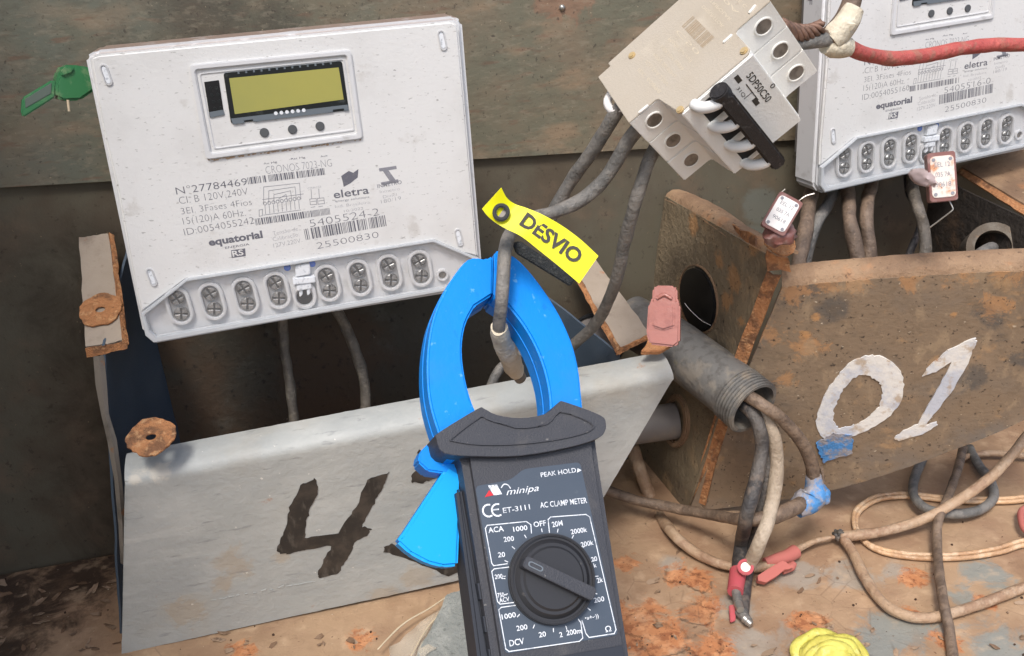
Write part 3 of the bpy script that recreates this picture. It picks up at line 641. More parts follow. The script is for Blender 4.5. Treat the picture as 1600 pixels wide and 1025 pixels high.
colp = curve2(K((679, 688), (683, 679), (742, 643), (752, 642), (772, 652), (810, 657), (848, 650), (868, 633), (878, 632), (932, 652), (941, 664), (939, 679), (925, 690), (880, 703), (810, 715), (740, 716), (690, 711)), 3)
col_ = B().prism(KF, colp, -38, 4.5, 2.0, 3).out('collar', m_body, kroot, 40)
ci = curve2(K((702, 688), (745, 656), (755, 658), (800, 672), (850, 666), (872, 648), (920, 665), (916, 678), (870, 690), (805, 698), (745, 699), (705, 694)), 3)
cm = sum(ci, V((0, 0))) / len(ci)
B().ring(KF, ci, [cm + (p - cm) * .965 for p in ci], 4.2, 5.3, .3).out('collar_ridge', m_body, col_, 40)
TJ = 21
JL = K((771, 398), (760, 405), (735, 403), (714, 424), (692, 460), (676, 500), (668, 550), (668, 600), (674, 640), (690, 690), (704, 720), (768, 690), (752, 660), (736, 625), (725, 580), (722, 540), (728, 505), (742, 478), (770, 460), off=-4)
JL = JL[:1] + curve2(JL[1:-1], 3, False) + JL[-1:]
B().prism(KF, JL, -4 - TJ, -4, 1.6, 3).out('jaw', m_blue, kroot, 50)
JR = K((773, 392), (786, 390), (810, 405), (838, 436), (868, 480), (890, 525), (902, 565), (908, 610), (908, 670), (862, 690), (860, 630), (854, 590), (840, 548), (818, 508), (792, 475), (772, 462), off=-4)
JR = JR[:1] + curve2(JR[1:-1], 3, False) + JR[-1:]
B().prism(KF, JR, -4 - TJ, -4, 1.6, 3).out('jaw', m_blue, kroot, 50)
def offs(P, d):
    o = []
    for i in range(len(P)):
        t = (P[(i + 1) % len(P)] - P[i - 1]); t = t.normalized() if t.length > 1e-6 else V((1, 0)); o.append(P[i] + V((-t.y, t.x)) * d)
    return o
jaws = [o_ for o_ in kroot.children if o_.name.startswith('jaw')]
for JP, jo in ((JL, jaws[0]), (JR, jaws[1])):
    ar = sum(JP[i - 1].x * JP[i].y - JP[i].x * JP[i - 1].y for i in range(len(JP)))
    B().prism(KF, offs(JP, -.35 if ar > 0 else .35), -15.2, -14.2, .2, 1).out('parting_ridge', m_blue, jo, 50)
TR = K((674, 688), (656, 706), (653, 722), (668, 736), (722, 744), (724, 690), off=-14)
B().prism(KF, TR, -28, -14, .8, 2).out('jaw_hinge', m_blue, kroot, 40)
TG = K((700, 726), (626, 838), (619, 846), (640, 865), (668, 880), (692, 886), (716, 884), (722, 740), off=-13)
B().prism(KF, TG, -23, -13, 1.2, 2).out('trigger', m_blue2, kroot, 40)
LB = rounded(K((742, 760), (797, 750), (818, 733), (906, 722), (966, 992), (789, 1022)), 2)
lab = B().prism(KF, LB, -.1, .35, .12).out('label', m_label, kroot, 40)
B().prism(KF, K((790, 1040), (972, 1008), (990, 1110), (810, 1140)), -.1, .8, .3).out('lower_panel', m_bodyside, kroot, 40)
LZ = .5
def kt(body, a, c, h, m=m_wink, name='label_text', off=.006, b=None):
    b_ = b or B(); b_.text(KF, body, KF.px(*a), KF.px(*c), h, LZ, off)
    if b is None: b_.out(name, m, lab)
    return b_
kt('PEAK HOLD', (845, 746), (900, 738), 2.0); B().prism(KF, K((901, 739), (908, 735), (902, 732)), LZ - .05, LZ).out('arrow_mark', m_wink, lab)
b = B(); b.text(KF, 'minipa', KF.px(791, 774), KF.px(842, 767), 2.8, LZ, .0, shear=.35); b.strip(KF, curve2(K((783, 762), (787, 757), (793, 758), (797, 763)), 4, False), .4, LZ); b.out('maker_text', m_wink, lab)
B().prism(KF, K((757, 777), (764, 766), (771, 774)), LZ - .05, LZ).out('logo_triangle', m_rink, lab)
b = B()
for k in range(3): b.prism(KF, K((762 + 5 * k, 759 - k * .6), (766 + 5 * k, 758.5 - k * .6), (776 + 4 * k, 774 - k * .8), (771 + 4 * k, 774 - k * .6)), LZ - .05, LZ + .02 * k)
b.out('logo_bars', m_wink, lab)
b = B(); arc = lambda cx, cy, r, a0, a1: [KF.px(cx, cy) + V((math.cos(math.radians(a0 + (a1 - a0) * k / 10)), math.sin(math.radians(a0 + (a1 - a0) * k / 10)))) * r for k in range(11)]
b.strip(KF, arc(763, 798, 2.4, 70, 290), .65, LZ); b.strip(KF, arc(777, 797, 2.4, 70, 290), .65, LZ); b.strip(KF, K((770, 797), (778, 796)), .6, LZ); b.out('ce_mark', m_wink, lab)
kt('ET-3111', (786, 802), (828, 796), 2.2); kt('AC CLAMP METER', (844, 794), (917, 786), 2.4)
def box(*p): B().strip(KF, rounded(K(*p), 1.2, 3), .35, LZ - .1, True).out('range_box', m_wink, lab)
def path(*p): B().strip(KF, [q for q in K(*p)], .35, LZ - .1).out('range_box', m_wink, lab)
path((792, 881), (771, 884), (768, 880), (758, 826), (761, 821), (822, 815), (829, 820), (830, 833))
path((858, 832), (856, 812), (860, 808), (915, 804), (921, 808), (962, 984), (959, 990), (920, 996), (915, 990), (909, 970))
path((796, 886), (772, 889), (768, 893), (777, 940), (781, 944), (806, 941)); path((812, 945), (783, 949), (779, 953), (790, 1014), (795, 1018), (905, 1002), (910, 997), (907, 972))
for (s_, u0, v0, u1, v1, h) in (('ACA', 763, 833, 787, 830, 2.2), ('1000', 802, 831, 824, 828, 2.0), ('200', 787, 847, 803, 845, 2.0), ('20', 778, 871, 789, 870, 2.0), ('OFF', 834, 824, 853, 821, 2.2), ('20M', 863, 824, 879, 821, 2.2), ('2000k', 892, 835, 917, 831, 2.0), ('200k', 908, 855, 927, 851, 2.0), ('20', 924, 878, 933, 876, 1.9), ('k', 928, 887, 932, 886, 1.8), ('2k', 933, 911, 942, 909, 2.0), ('200', 928, 942, 944, 939, 2.0), ('200~', 773, 905, 790, 903, 1.8), ('750~', 777, 934, 792, 932, 1.8), ('ACV', 780, 942, 796, 939, 1.8), ('1000', 784, 968, 806, 964, 2.0), ('200', 807, 986, 824, 983, 2.0), ('20', 842, 996, 853, 994, 2.0), ('2', 874, 996, 879, 995, 2.0), ('200m', 885, 993, 908, 989, 2.0), ('DCV', 796, 1010, 819, 1006, 2.4), ('Ω', 946, 988, 955, 986, 2.2), ('•»+-·))', 914, 969, 935, 965, 1.6)):
    kt(s_, (u0, v0), (u1, v1), h, off=.012)
dc = KF.px(860, 905)
tk = B()
for deg in (88, 68, 48, 30, 10, -8, -28, -48, -66, -84, -100, -124, -146, 186, 168, 148, 130, 110):
    d = V((math.cos(math.radians(deg)), math.sin(math.radians(deg)))); tk.strip(KF, [dc + d * 19.0, dc + d * 20.2], .35, LZ)
tk.out('range_ticks', m_wink, lab)
dial = B().cyl(KF, dc, 17.9, 0, 3.2, 56, .8).out('dial', m_dial, kroot, 40)
B().ring(KF, stadium(dc, V((1, 0)), .01, 17.6, 28), stadium(dc, V((1, 0)), .01, 16.6, 28), 3, 4.6, .4).out('dial_rim', m_dial, dial, 40)
B().cyl(KF, dc, 15.8, 3.0, 5.6, 56, 1.2, 13.0).out('dial_crown', m_dial, dial, 40)
ha = math.atan2((KF.px(925, 933) - KF.px(806, 876)).y, (KF.px(925, 933) - KF.px(806, 876)).x); hd = V((math.cos(ha), math.sin(ha))); hq = V((-hd.y, hd.x))
bar = B().prism(KF, rounded([dc + hd * -15 + hq * 2.4, dc + hd * 16.5 + hq * 2.6, dc + hd * 16.5 - hq * 2.6, dc + hd * -15 - hq * 2.4], 1.6), 3.2, 10.5, .7, 2).out('dial_bar', m_body, dial, 40)
B().ring(KF, stadium(dc - hd * 10, hd, 2.2, 1.1, 4), stadium(dc - hd * 10, hd, 2.0, .7, 4), 10.4, 10.7).out('bar_mark', m_bezel2, bar)

# ------------------------------------------------------------------ yellow tag and the strip behind it
TF = camframe(845, 370, 402, (.42, .9), 4, 6)
tagl = [TF.px(*p) for p in ((783, 295), (792, 309), (806, 318), (824, 325), (850, 337), (880, 354), (908, 375), (935, 400))]
tagr = [TF.px(*p) for p in ((753, 327), (762, 338), (774, 347), (790, 357), (815, 370), (842, 391), (872, 415), (905, 443))]
tz = [2.5, -.5, -2.5, -1.2, .6, 0, 0, 0]
L_, _ = smooth([V((a.x, a.y, z)) for a, z in zip(tagl, tz)], 1, 5); R_, _ = smooth([V((a.x, a.y, z * .6 + (.8 if i == 1 else 0))) for i, (a, z) in enumerate(zip(tagr, tz))], 1, 5)
troot = thing('warning_tag', 'bright yellow DESVIO tag with black eyelet above the blue jaws', 'tag', TF.W(TF.px(905, 443)))
B().sheet([[TF.W(a.lerp(c, j / 8)) for j in range(9)] for a, c in zip(L_, R_)], .45).out('tag_sheet', m_yel, troot, 60)
B().text(TF, 'DESVIO', TF.px(811, 350), TF.px(900, 413), 6.2, .75, .03).out('tag_text', m_tagink, troot)
e = TF.px(783, 332); B().ring(TF, stadium(e, V((0, 1)), .2, 3.6, 12), stadium(e, V((0, 1)), .2, 1.9, 12), -2, 1.4, .5).out('eyelet', m_blk, troot, 40)
B().cyl(TF, e, 2.1, -2, -1.2, 16).out('eyelet_hole', m_hole, troot, 40)
SFr = camframe(850, 415, 440, (.5, .86), 2, 0)
B().prism(SFr, [SFr.px(*p) for p in ((800, 380), (812, 376), (900, 434), (891, 448), (806, 396))], -6, 0, .6).out('foam_strip', m_foam, None, 40, 'dark grey foam strip behind the lower edge of the yellow tag', 'foam strip')

# ------------------------------------------------------------------ boxes
def bilin(fr, P, nx, ny, prof=None):            # P: tl tr br bl in frame 2-D; rows top to bottom
    rows = []
    for i in range(ny + 1):
        t = i / ny; rows.append([])
        for j in range(nx + 1):
            s = j / nx; p = (P[0].lerp(P[1], s)).lerp(P[3].lerp(P[2], s), t); rows[-1].append(fr.W((p.x, p.y, prof(s, t) if prof else 0)))
    return rows
A4 = plane3(Pn(195, 722, 131), Pn(1050, 566, 131), Ph(190, 1020, 0))
m_galv = mat('grey_painted_box', G(152, 154, 150), .55, mul=1.2, layers=[
    nz(G(172, 173, 168), 8, .42, .62, .8), nz(G(136, 140, 140), 12, .42, .72, .7, st=(.7, 1, 1.4)),
    nz(G(178, 178, 172), 40, .55, .72, .4, st=(.45, 1, 2.2)),
    dict(k='blobs', c=G(156, 136, 108), pts=[(A4.P(*p), r) for p, r in (((360, 880), 14), (290, 955) and ((290, 955), 12), ((350, 910), 9), ((600, 930), 10), ((650, 900), 10), ((440, 870), 6))], s=60, n=4.2, m=.4, soft=.3),
    dict(k='blobs', c=G(196, 188, 172), pts=[(A4.P(*p), r) for p, r in (((215, 730), 8), ((235, 718), 6), ((250, 735), 7), ((210, 750), 4))], s=60, n=3.4, m=.6, soft=.3),
    nz(G(112, 114, 114), 170, .6, .7, .5, st=(.35, 1, 2)), nz(G(128, 130, 130), 40, .52, .74, .35, st=(.5, 1, 1.6), off=(4, 0, 0)), nz(G(210, 206, 196), 260, .68, .74, .8), nz(G(150, 98, 60), 60, .67, .74, .6), nz(G(150, 138, 118), 10, .5, .68, .4, off=(2, 3, 0)), nz(G(88, 90, 92), 7, .56, .72, .35)],
    bump=[dict(s=14, lo=.3, hi=.7, h=.0008, b=.2), dict(s=220, lo=.3, hi=.7, h=.0005, b=.35)])
for mm in [m_galv]:
    pass
box4 = thing('meter_box', 'light grey painted steel box front marked with a black brush 4, under the left meter', 'meter box', Ph(420, 980, 0))
def relocate(m, org):                           # blob centres are given in world mm; shift them to the thing's own space
    for n_ in m.node_tree.nodes:
        if n_.type == 'VECT_MATH' and n_.operation == 'DISTANCE':
            v = n_.inputs[1].default_value; n_.inputs[1].default_value = (v[0] - org.x * S, v[1] - org.y * S, v[2] - org.z * S)
relocate(m_galv, box4.location / S)
Q = A4.poly([(195, 752), (1052, 585), (888, 868), (190, 1020)])
fold = [(-20, 3.2), (-15, 3.6), (-10, 3.2), (-6, 2.2), (-3, 1.0), (-.8, -.6), (0, -3)]
rows = []
for (z, dy) in fold: rows.append([A4.W(((Q[0].lerp(Q[1], j / 80)).x, (Q[0].lerp(Q[1], j / 80)).y + dy, z)) for j in range(81)])
Qb = [Q[0] + V((0, -5)), Q[1] + V((-1.5, -5)), Q[2], Q[3]]
rows += bilin(A4, Qb, 80, 26)
B().sheet(rows, 1.6, dent=.3, ds=.013, jag=.2).out('front_plate', m_galv, box4, 60)
q = Q[0]; B().sheet([[A4.W((Q[0].lerp(Q[3], t).x + .9, Q[0].lerp(Q[3], t).y, -z * 3)) for z in range(3)] for t in [k / 10 for k in range(11)]], 1.6).out('left_return', m_galv, box4, 60)
m_side = mat('dark_blue_grey_paint', G(66, 78, 90), .5, mul=1.2, layers=[nz(G(84, 92, 100), 14, .45, .7, .7), nz(G(120, 112, 100), 200, .66, .74, .5)], bump=[FINE])
m_sideout = mat('scuffed_outer_paint', G(126, 118, 108), .6, layers=[nz(G(92, 86, 78), 50, .45, .65, .8), nz(G(150, 98, 56), 80, .6, .7, .7)], bump=[FINE])
m_tan = mat('tan_painted_flange', G(162, 148, 132), .6, layers=[nz(G(140, 126, 110), 25, .4, .7, .7), nz(G(128, 112, 96), 110, .6, .7, .6, st=(1, .4, 1)), nz(G(166, 104, 60), 70, .62, .72, .8), nz(G(110, 98, 86), 40, .55, .7, .5)], bump=[FINE])
def quad(a, b_, c, d, th, name, m, par, nx=10, ny=10, dent=.3, jag=0, **k): return B().sheet(grid(a, b_, c, d, nx, ny), th, dent=dent, ds=.03, jag=jag).out(name, m, par, 60, **k)
# left side plate of box 4: top flange, its rusty folded edge, the side sheet
a, b_, c, d = Pn(124, 372, 12), Pn(170, 366, 12), Pn(191, 533, 86), Pn(134, 543, 86)
quad(a, b_, c, d, 1.1, 'flange', m_tan, box4, jag=.8)
quad(b_ + V((.6, -.5, .8)), b_ + V((2.6, -1.2, -1)), c + V((3.2, -1.4, -2)), c + V((.4, -.8, .8)), 1.6, 'rusty_edge', m_rust, box4, 4, 16, jag=.8)
quad(d + V((0, -1.5, 0)), c + V((2.6, -1.5, 0)), c + V((2.6, -1.5, -4)), d + V((0, -1.5, -5)), 1.4, 'rusty_edge', m_rust, box4, 10, 3, jag=.8)
s0, s1 = Pn(238, 500, 2), Pn(238, 760, 2)
quad(V((s0.x, -2, b_.z - 3)), Pn(162, 540, 88), Ph(189, 990, 0), V((s0.x, -2, 2)), 1.5, 'side_plate', m_side, box4, 14, 20, dent=1.2)
rw = []
for k, (u, v, n) in enumerate(((146, 556, 87), (152, 600, 90), (158, 648, 93), (170, 690, 97), (180, 750, 101), (187, 820, 105), (189, 880, 107))):
    p = Pn(u, v, n); rw.append([p + V((0, 0, 0)), p + V((3.2 - k * .2, -2.5, 0)), p + V((5.4 - k * .5, -.5, .5))])
B().sheet(rw, 1.2, dent=.9, ds=.06, jag=.5).out('bent_edge', m_sideout, box4, 60)
m_back = mat('dirt_and_shade_back_plate', G(58, 53, 44), .8, mul=1.5, layers=[nz(G(66, 50, 36), 12, .42, .62, .8), nz(G(76, 74, 66), 30, .55, .7, .6), nz(G(150, 140, 122), 120, .7, .76, .6), nz(G(30, 26, 22), 200, .58, .7, .7)], bump=[dict(s=200, lo=.3, hi=.7, h=.0006, b=.5)])  # dirt plus the shade inside the box, both put into the dark colour
bx = Pn(800, 480, 2).x
B().sheet(grid(V((s0.x, -3.2, e_top := Pn(300, 470, 3).z)), V((bx, -3.2, e_top)), V((bx, -3.2, 4)), V((s0.x, -3.2, 4)), 30, 14), 1.2, dent=.8).out('back_plate', m_back, box4, 60)
# right side plate
e0, e1, e2, e3 = Pn(888, 405, 12), Pn(925, 398, 12), Pn(1016, 522, 92), Pn(968, 545, 92)
quad(e0, e1, e2, e3, 1.1, 'flange', m_tan, box4, jag=.8)
quad(e0 + V((-2.4, -.8, -1)), e0 + V((.2, -.6, .9)), e3 + V((.2, -.8, .9)), e3 + V((-2.6, -1.4, -2)), 1.6, 'rusty_edge', m_rust, box4, 4, 16, jag=.8)
quad(e3 + V((-2.6, -1.5, 0)), e2 + V((0, -1.5, 1)), e2 + V((0, -1.5, -2)), e3 + V((-2.6, -1.5, -3)), 1.4, 'rusty_edge', m_rust, box4, 10, 3, jag=.8)
quad(V((Pn(800, 480, 2).x, -2, e0.z - 3)), e3 + V((0, -1, -3)), Ph(930, 800, 0), V((Pn(800, 480, 2).x - 4, -2, 2)), 1.5, 'side_plate', m_side, box4, 14, 20, dent=1.2)
def washer(u, v, n, r, tilt, name_par, lab_=None, rot=.2):
    c = Pn(u, v, n); nn = V((0, -math.sin(tilt), math.cos(tilt))); fr = frame(c, V((1, 0, 0)), nn)
    o = [V((math.cos(t), math.sin(t))) * r * (1 + .13 * noise.noise(V((math.cos(t) * 1.4, math.sin(t) * 1.4, r + u))) + .09 * noise.noise(V((math.cos(t) * 5, math.sin(t) * 5, r + u)))) for t in [2 * math.pi * k / 36 for k in range(36)]]
    i = [V((math.cos(t) * 1.3, math.sin(t))) * r * .17 for t in [2 * math.pi * k / 36 for k in range(36)]]
    return B().ring(fr, o, i, -.5, .5, .15).out('rust_tab', m_rust, name_par, 40, label=lab_)
washer(236, 683, 132, 12.4, math.radians(25), box4)
washer(157, 484, 66, 12, math.radians(30), box4)
PA = lambda pts, z0=.4, z1=.75, fr=A4, amp=1.2: (fr, jagged(fr.poly(pts), amp), z0, z1)
n4 = B().prism(*PA([(493, 746), (470, 757), (452, 790), (444, 830), (432, 856), (438, 864), (478, 857), (476, 842), (478, 815), (484, 790), (496, 770)], .5, 1.2)).out('numeral_four', m_blackpaint, box4)
B().prism(*PA([(607, 736), (574, 748), (556, 790), (530, 828), (512, 862), (495, 896), (500, 902), (528, 893), (545, 868), (556, 842), (570, 812), (584, 784), (600, 756)], .5, 1.22)).out('numeral_stroke', m_blackpaint, n4)
B().prism(*PA([(440, 845), (478, 838), (530, 832), (566, 822), (580, 824), (574, 836), (540, 848), (480, 856), (448, 864)], .5, 1.25)).out('numeral_stroke', m_blackpaint, n4)
B().prism(*PA([(655, 700), (650, 712), (654, 730), (642, 742), (644, 752), (660, 753), (690, 742), (720, 750), (735, 790), (715, 815), (690, 828), (720, 838), (732, 862), (700, 880), (650, 866), (612, 848), (600, 852), (600, 860), (640, 872), (700, 898), (752, 876), (748, 838), (722, 822), (752, 796), (746, 752), (715, 725), (672, 722), (664, 710)], .5, 1.2, amp=1.0)).out('second_numeral', m_blackpaint, box4)
b = B()
for k in range(14):
    u = 330 + k * 13; v = 936 - k * 2.4; p = A4.px(u, v); r = random.uniform(1, 3.5)
    b.prism(A4, [p, p + V((r * 1.6, random.uniform(-1.2, 1.2))), p + V((r * 1.5, -.6)), p + V((0, -.6))], .2, 1.0)
b.out('paint_ridge', m_galv, box4, kind='stuff')

# box 01
X1 = plane3(Pn(1222, 415, 150), Pn(1600, 398, 203), Ph(1078, 797, 0))
m_b1 = mat('rusty_brown_box', G(116, 99, 80), .75, mul=1.35, layers=[
    nz(G(96, 92, 87), 9, .45, .65, .85), nz(G(134, 114, 92), 16, .5, .7, .7),
    dict(k='blobs', c=G(58, 62, 64), pts=[(X1.P(*p), r) for p, r in (((1240, 450), 12), ((1560, 500), 14), ((1300, 480), 10), ((1520, 590), 10), ((1590, 560), 8))], s=26, n=4.5, m=.6, soft=.3),
    dict(k='blobs', c=G(176, 128, 78), pts=[(X1.P(*p), r) for p, r in (((1260, 520), 4), ((1275, 495), 3), ((1490, 490), 3))], s=38, n=5.0, m=.6, soft=.3),
    dict(k='blobs', c=G(168, 122, 78), pts=[(X1.P(*p), r) for p, r in (((1235, 452), 10), ((1290, 444), 7), ((1340, 440), 8), ((1420, 436), 7), ((1500, 432), 8), ((1570, 430), 8), ((1262, 540), 9), ((1230, 590), 7), ((1200, 520), 8), ((1550, 480), 9))], s=80, n=6.5, m=.55, soft=.35, r=.8),
    nz(G(150, 120, 86), 60, .58, .7, .6), nz(G(70, 70, 70), 24, .56, .7, .5), nz(G(92, 78, 62), 130, .5, .66, .35), nz(G(146, 126, 100), 100, .54, .68, .45, st=(1, 1, .5)), nz(G(48, 40, 34), 340, .6, .68, .85), nz(G(186, 172, 150), 260, .66, .72, .7)],
    bump=[dict(s=40, lo=.4, hi=.6, h=.0004, b=.2), dict(s=300, lo=.3, hi=.7, h=.0004, b=.35)])
m_b1lip = mat('rusty_tan_lip', G(154, 126, 98), .75, mul=1.0, layers=[nz(G(122, 96, 74), 25, .4, .62, .8), nz(G(176, 122, 80), 30, .55, .7, .7), nz(G(74, 56, 44), 300, .6, .7, .8), nz(G(196, 172, 140), 160, .66, .74, .6)], bump=[dict(s=260, lo=.3, hi=.7, h=.0007, b=.6)])
box1 = thing('meter_box', 'rusty dark brown steel box marked with white painted 01, under the right meter', 'meter box', Ph(1250, 800, 0)); relocate(m_b1, box1.location / S)
top = [X1.px(*p) for p in ((1222, 442), (1300, 434), (1420, 425), (1520, 419), (1620, 415), (1760, 408))]
bot = [X1.px(*p) for p in ((1076, 797), (1160, 789), (1290, 766), (1420, 727), (1600, 655), (1760, 560))]
TP, _ = smooth([V((p.x, p.y, 0)) for p in top], 1, 14); BP, _ = smooth([V((p.x, p.y, 0)) for p in bot], 1, 14)
lipr = [[X1.W((t.x, t.y + dy, z)) for t in TP] for z, dy in ((-13, 2.0), (-10, 2.8), (-7, 2.8), (-4, 1.8), (-1.6, .2), (-.2, -3))]
B().sheet(lipr, 1.8, dent=.3, ds=.02, jag=.3).out('top_lip', m_b1lip, box1, 60)
B().sheet([[X1.W(t.lerp(q, k / 24) + V((0, -2.6 * (1 - k / 24), 0))) for t, q in zip(TP, BP)] for k in range(25)], 1.8, dent=.35, ds=.016, jag=.5).out('front_plate', m_b1, box1, 60)
l0, l1, l2, l3 = Pn(1040, 302, 3), Pn(1206, 398, 146), Pn(1074, 792, 80), Pn(1006, 716, 3)
LF = plane3(l0, l1, l2)
m_b1s = mat('rusty_side', G(122, 108, 86), .75, mul=1.15, layers=[nz(G(94, 82, 66), 14, .42, .62, .8), nz(G(152, 128, 96), 30, .52, .7, .7),
    dict(k='blobs', c=G(168, 124, 80), pts=[(LF.P(*p), r) for p, r in (((1085, 352), 7), ((1150, 440), 9), ((1140, 470), 8), ((1125, 410), 6), ((1180, 380), 7), ((1160, 500), 5))], s=40, n=4.6, m=.65, soft=.3),
    dict(k='blobs', c=G(54, 52, 48), pts=[(LF.P(*p), r) for p, r in (((1130, 560), 14), ((1040, 470), 9), ((1110, 600), 14))], s=30, n=4.2, m=.6, soft=.3),
    nz(G(40, 32, 26), 300, .6, .7, .8), nz(G(188, 172, 148), 200, .71, .76, .7)], bump=[dict(s=40, lo=.4, hi=.6, h=.0012, b=.5), dict(s=300, lo=.3, hi=.7, h=.0007, b=.6)])
relocate(m_b1s, box1.location / S)
lq = LF.poly([(1040, 306), (1208, 402), (1076, 794), (985, 735)])
B().sheet(bilin(LF, lq, 30, 30), 1.8, dent=1.0, ds=.02).out('side_plate', m_b1s, box1, 60)
lt_ = [LF.px(*p) for p in ((1040, 305), (1090, 330), (1145, 368), (1208, 400))]; LT, _ = smooth([V((p.x, p.y, 0)) for p in lt_], 1, 8)
B().sheet([[LF.W((t.x, t.y + dy, z)) for t in LT] for z, dy in ((-16, 1), (-10, 3), (-5, 3), (-1.5, 1), (0, -3))], 1.8, dent=.5, jag=.5).out('side_lip', m_b1lip, box1, 60)
rr = [(1198, 424), (1190, 445), (1172, 490), (1156, 530), (1144, 570)]
B().sheet([[X1.P(u, v, -1), X1.P(u + 11, v + 4, -.2), X1.P(u + 22, v + 7, 1.6)] for u, v in rr + [(1120, 640), (1096, 720), (1080, 780)]], 1.6, dent=.8, ds=.08, jag=1.4).out('corner_flange', m_rust, box1, 60)
B().sheet([[LF.P(u, v, 3), LF.P(u + 14, v + 6, 5), LF.P(u + 30, v + 9, 4)] for u, v in ((1145, 352), (1152, 362), (1155, 372))], 1.2, dent=2, ds=.1, jag=2.5).out('torn_rust', m_rust, box1, 60)
washer(1219, 378, 160, 8.6, math.radians(40), box1)
B().sheet([[Pn(1196 + k * 1, 392 + k * 9, 153 - k), Pn(1212 + k * 2, 398 + k * 7, 154 - k), Pn(1232 + k * 1, 402 + k * 7, 154 - k)] for k in range(4)], 1.4, dent=1, ds=.1, jag=1.2).out('tab_neck', m_rust, box1, 60)
hp = LF.px(1093, 467); elp = lambda a, b: [LF.px(1094 + a * math.cos(t) * .98 + b * .12 * math.sin(t), 467 + b * math.sin(t)) for t in [2 * math.pi * k / 48 for k in range(48)]]; el = elp(28, 51)
plug = B().prism(LF, el, -1, 2.6, 1.2, 3).out('hole_plug', m_plug, box1, 40)
B().tube([LF.P(1070, 474, 2.6), LF.P(1078, 484, 2.8), LF.P(1095, 500, 2.8), LF.P(1110, 508, 2.6)], .2, 6, 5).out('scratch', m_sealwhite, plug)
B().ring(LF, elp(31, 55), elp(28.5, 51.5), -.5, 1.8, .5).out('plug_rim', m_b1lip, box1, 40)
# right side wall of box 01 and its flange
g0, g1, g2, g3 = Pn(1503, 262, 4), Pn(1700, 190, 4), Pn(1760, 400, 110), Pn(1640, 345, 110)
quad(g0, g1, g2, g3, 2, 'flange', m_b1lip, box1)
quad(g0 + V((-5, -2, -3)), g0 + V((-1, -2, -.5)), g3 + V((-1, -2, -.5)), g3 + V((-6, -2, -3)), 1.6, 'rusty_edge', m_rust, box1, 3, 14, jag=.6)
m_inn = mat('dirty_inner_steel', G(46, 40, 34), .8, layers=[nz(G(80, 62, 46), 30, .5, .66, .8), nz(G(150, 96, 52), 50, .62, .74, .7), nz(G(160, 140, 110), 220, .7, .76, .7)], bump=[dict(s=200, lo=.3, hi=.7, h=.001, b=.6)])
m_inn2 = mat('dull_steel', G(112, 104, 92), .7, layers=[nz(G(84, 72, 58), 60, .42, .6, .8), nz(G(150, 110, 70), 90, .58, .7, .5)], bump=[dict(s=300, lo=.3, hi=.7, h=.0006, b=.4)])
gx = Pn(1446, 380, 3)
RS_ = [V((gx.x, -3, g0.z - 3)), g3 + V((-3, -1, -4)), V((g3.x - 15, -120, 95)), V((gx.x - 4, -3, 70))]
B().sheet(grid(*RS_, 16, 16), 1.6, dent=1.2).out('side_plate', m_inn, box1, 60)
# numerals 0 and 1
zo = X1.poly([(1362, 553), (1392, 562), (1410, 588), (1407, 622), (1385, 650), (1350, 672), (1325, 680), (1300, 684), (1282, 678), (1276, 650), (1290, 612), (1312, 580), (1335, 560)])
zi = X1.poly([(1352, 583), (1368, 590), (1378, 605), (1374, 628), (1358, 648), (1338, 660), (1322, 664), (1310, 666), (1304, 660), (1303, 640), (1312, 616), (1325, 596), (1338, 586)])
o_, i_ = curve2(zo, 6), curve2(zi, 6)
jj = lambda L, a: [p + V((noise.noise(V((p.x * .6, p.y * .6, 2))), noise.noise(V((p.x * .6, p.y * .6, 7))))) * a for p in L]
B().ring(X1, jj(o_, 1.4), jj(i_, 1.6), .7, 1.7).out('numeral_zero', m_oldpaint, box1)
B().prism(X1, jagged(X1.poly([(1524, 526), (1516, 528), (1480, 546), (1450, 570), (1440, 586), (1462, 578), (1486, 562), (1468, 600), (1448, 634), (1434, 660), (1412, 670), (1396, 682), (1404, 686), (1440, 676), (1466, 662), (1462, 657), (1446, 662), (1462, 640), (1484, 612), (1505, 578), (1518, 550), (1525, 532)]), 1.0, 4), .7, 1.7).out('numeral_one', m_oldpaint, box1)
B().prism(X1, jagged(X1.poly([(1274, 690), (1300, 674), (1328, 676), (1332, 688), (1330, 704), (1286, 720), (1280, 706)]), 1.6, 6), 1.0, 2.3).out('blue_tape_patch', m_bluetape, None, None, 'torn blue tape stuck below the white 0 on the rusty box', 'tape')

# ------------------------------------------------------------------ pipes
def P3(u, v, n): return Pn(u, v, n)
cp_ = [P3(985, 500, 45), P3(1040, 532, 75), P3(1090, 568, 102), P3(1140, 606, 128), P3(1178, 638, 148)]
con = B().pipe(cp_, [17.5, 18, 18, 18, 17.6], [15, 15, 15, 15, 15.6], 48, 10).out('conduit', m_pipe, None, 50, 'thick grey conduit with threaded open mouth between the two boxes', 'pipe')
ax = (cp_[-1] - cp_[-2]).normalized()
TH = B()
for k in range(7):
    c = cp_[-1] - ax * (1.2 + k * 2.3); f = frame(c, ax.orthogonal(), ax)
    TH.ring(f, [V((math.cos(t), math.sin(t))) * 18.6 for t in [2 * math.pi * j / 48 for j in range(48)]], [V((math.cos(t), math.sin(t))) * 16.8 for t in [2 * math.pi * j / 48 for j in range(48)]], -.65, .65, .3)
TH.out('pipe_thread', m_pipe, con, 40)
B().pipe([P3(950, 672, 45), LF.P(1057, 657, 0)], [13, 13], [11, 11], 36, 6).out('pvc_pipe', m_pvc, None, 50, 'short grey pipe entering the rusty box behind the grey box corner', 'pipe')
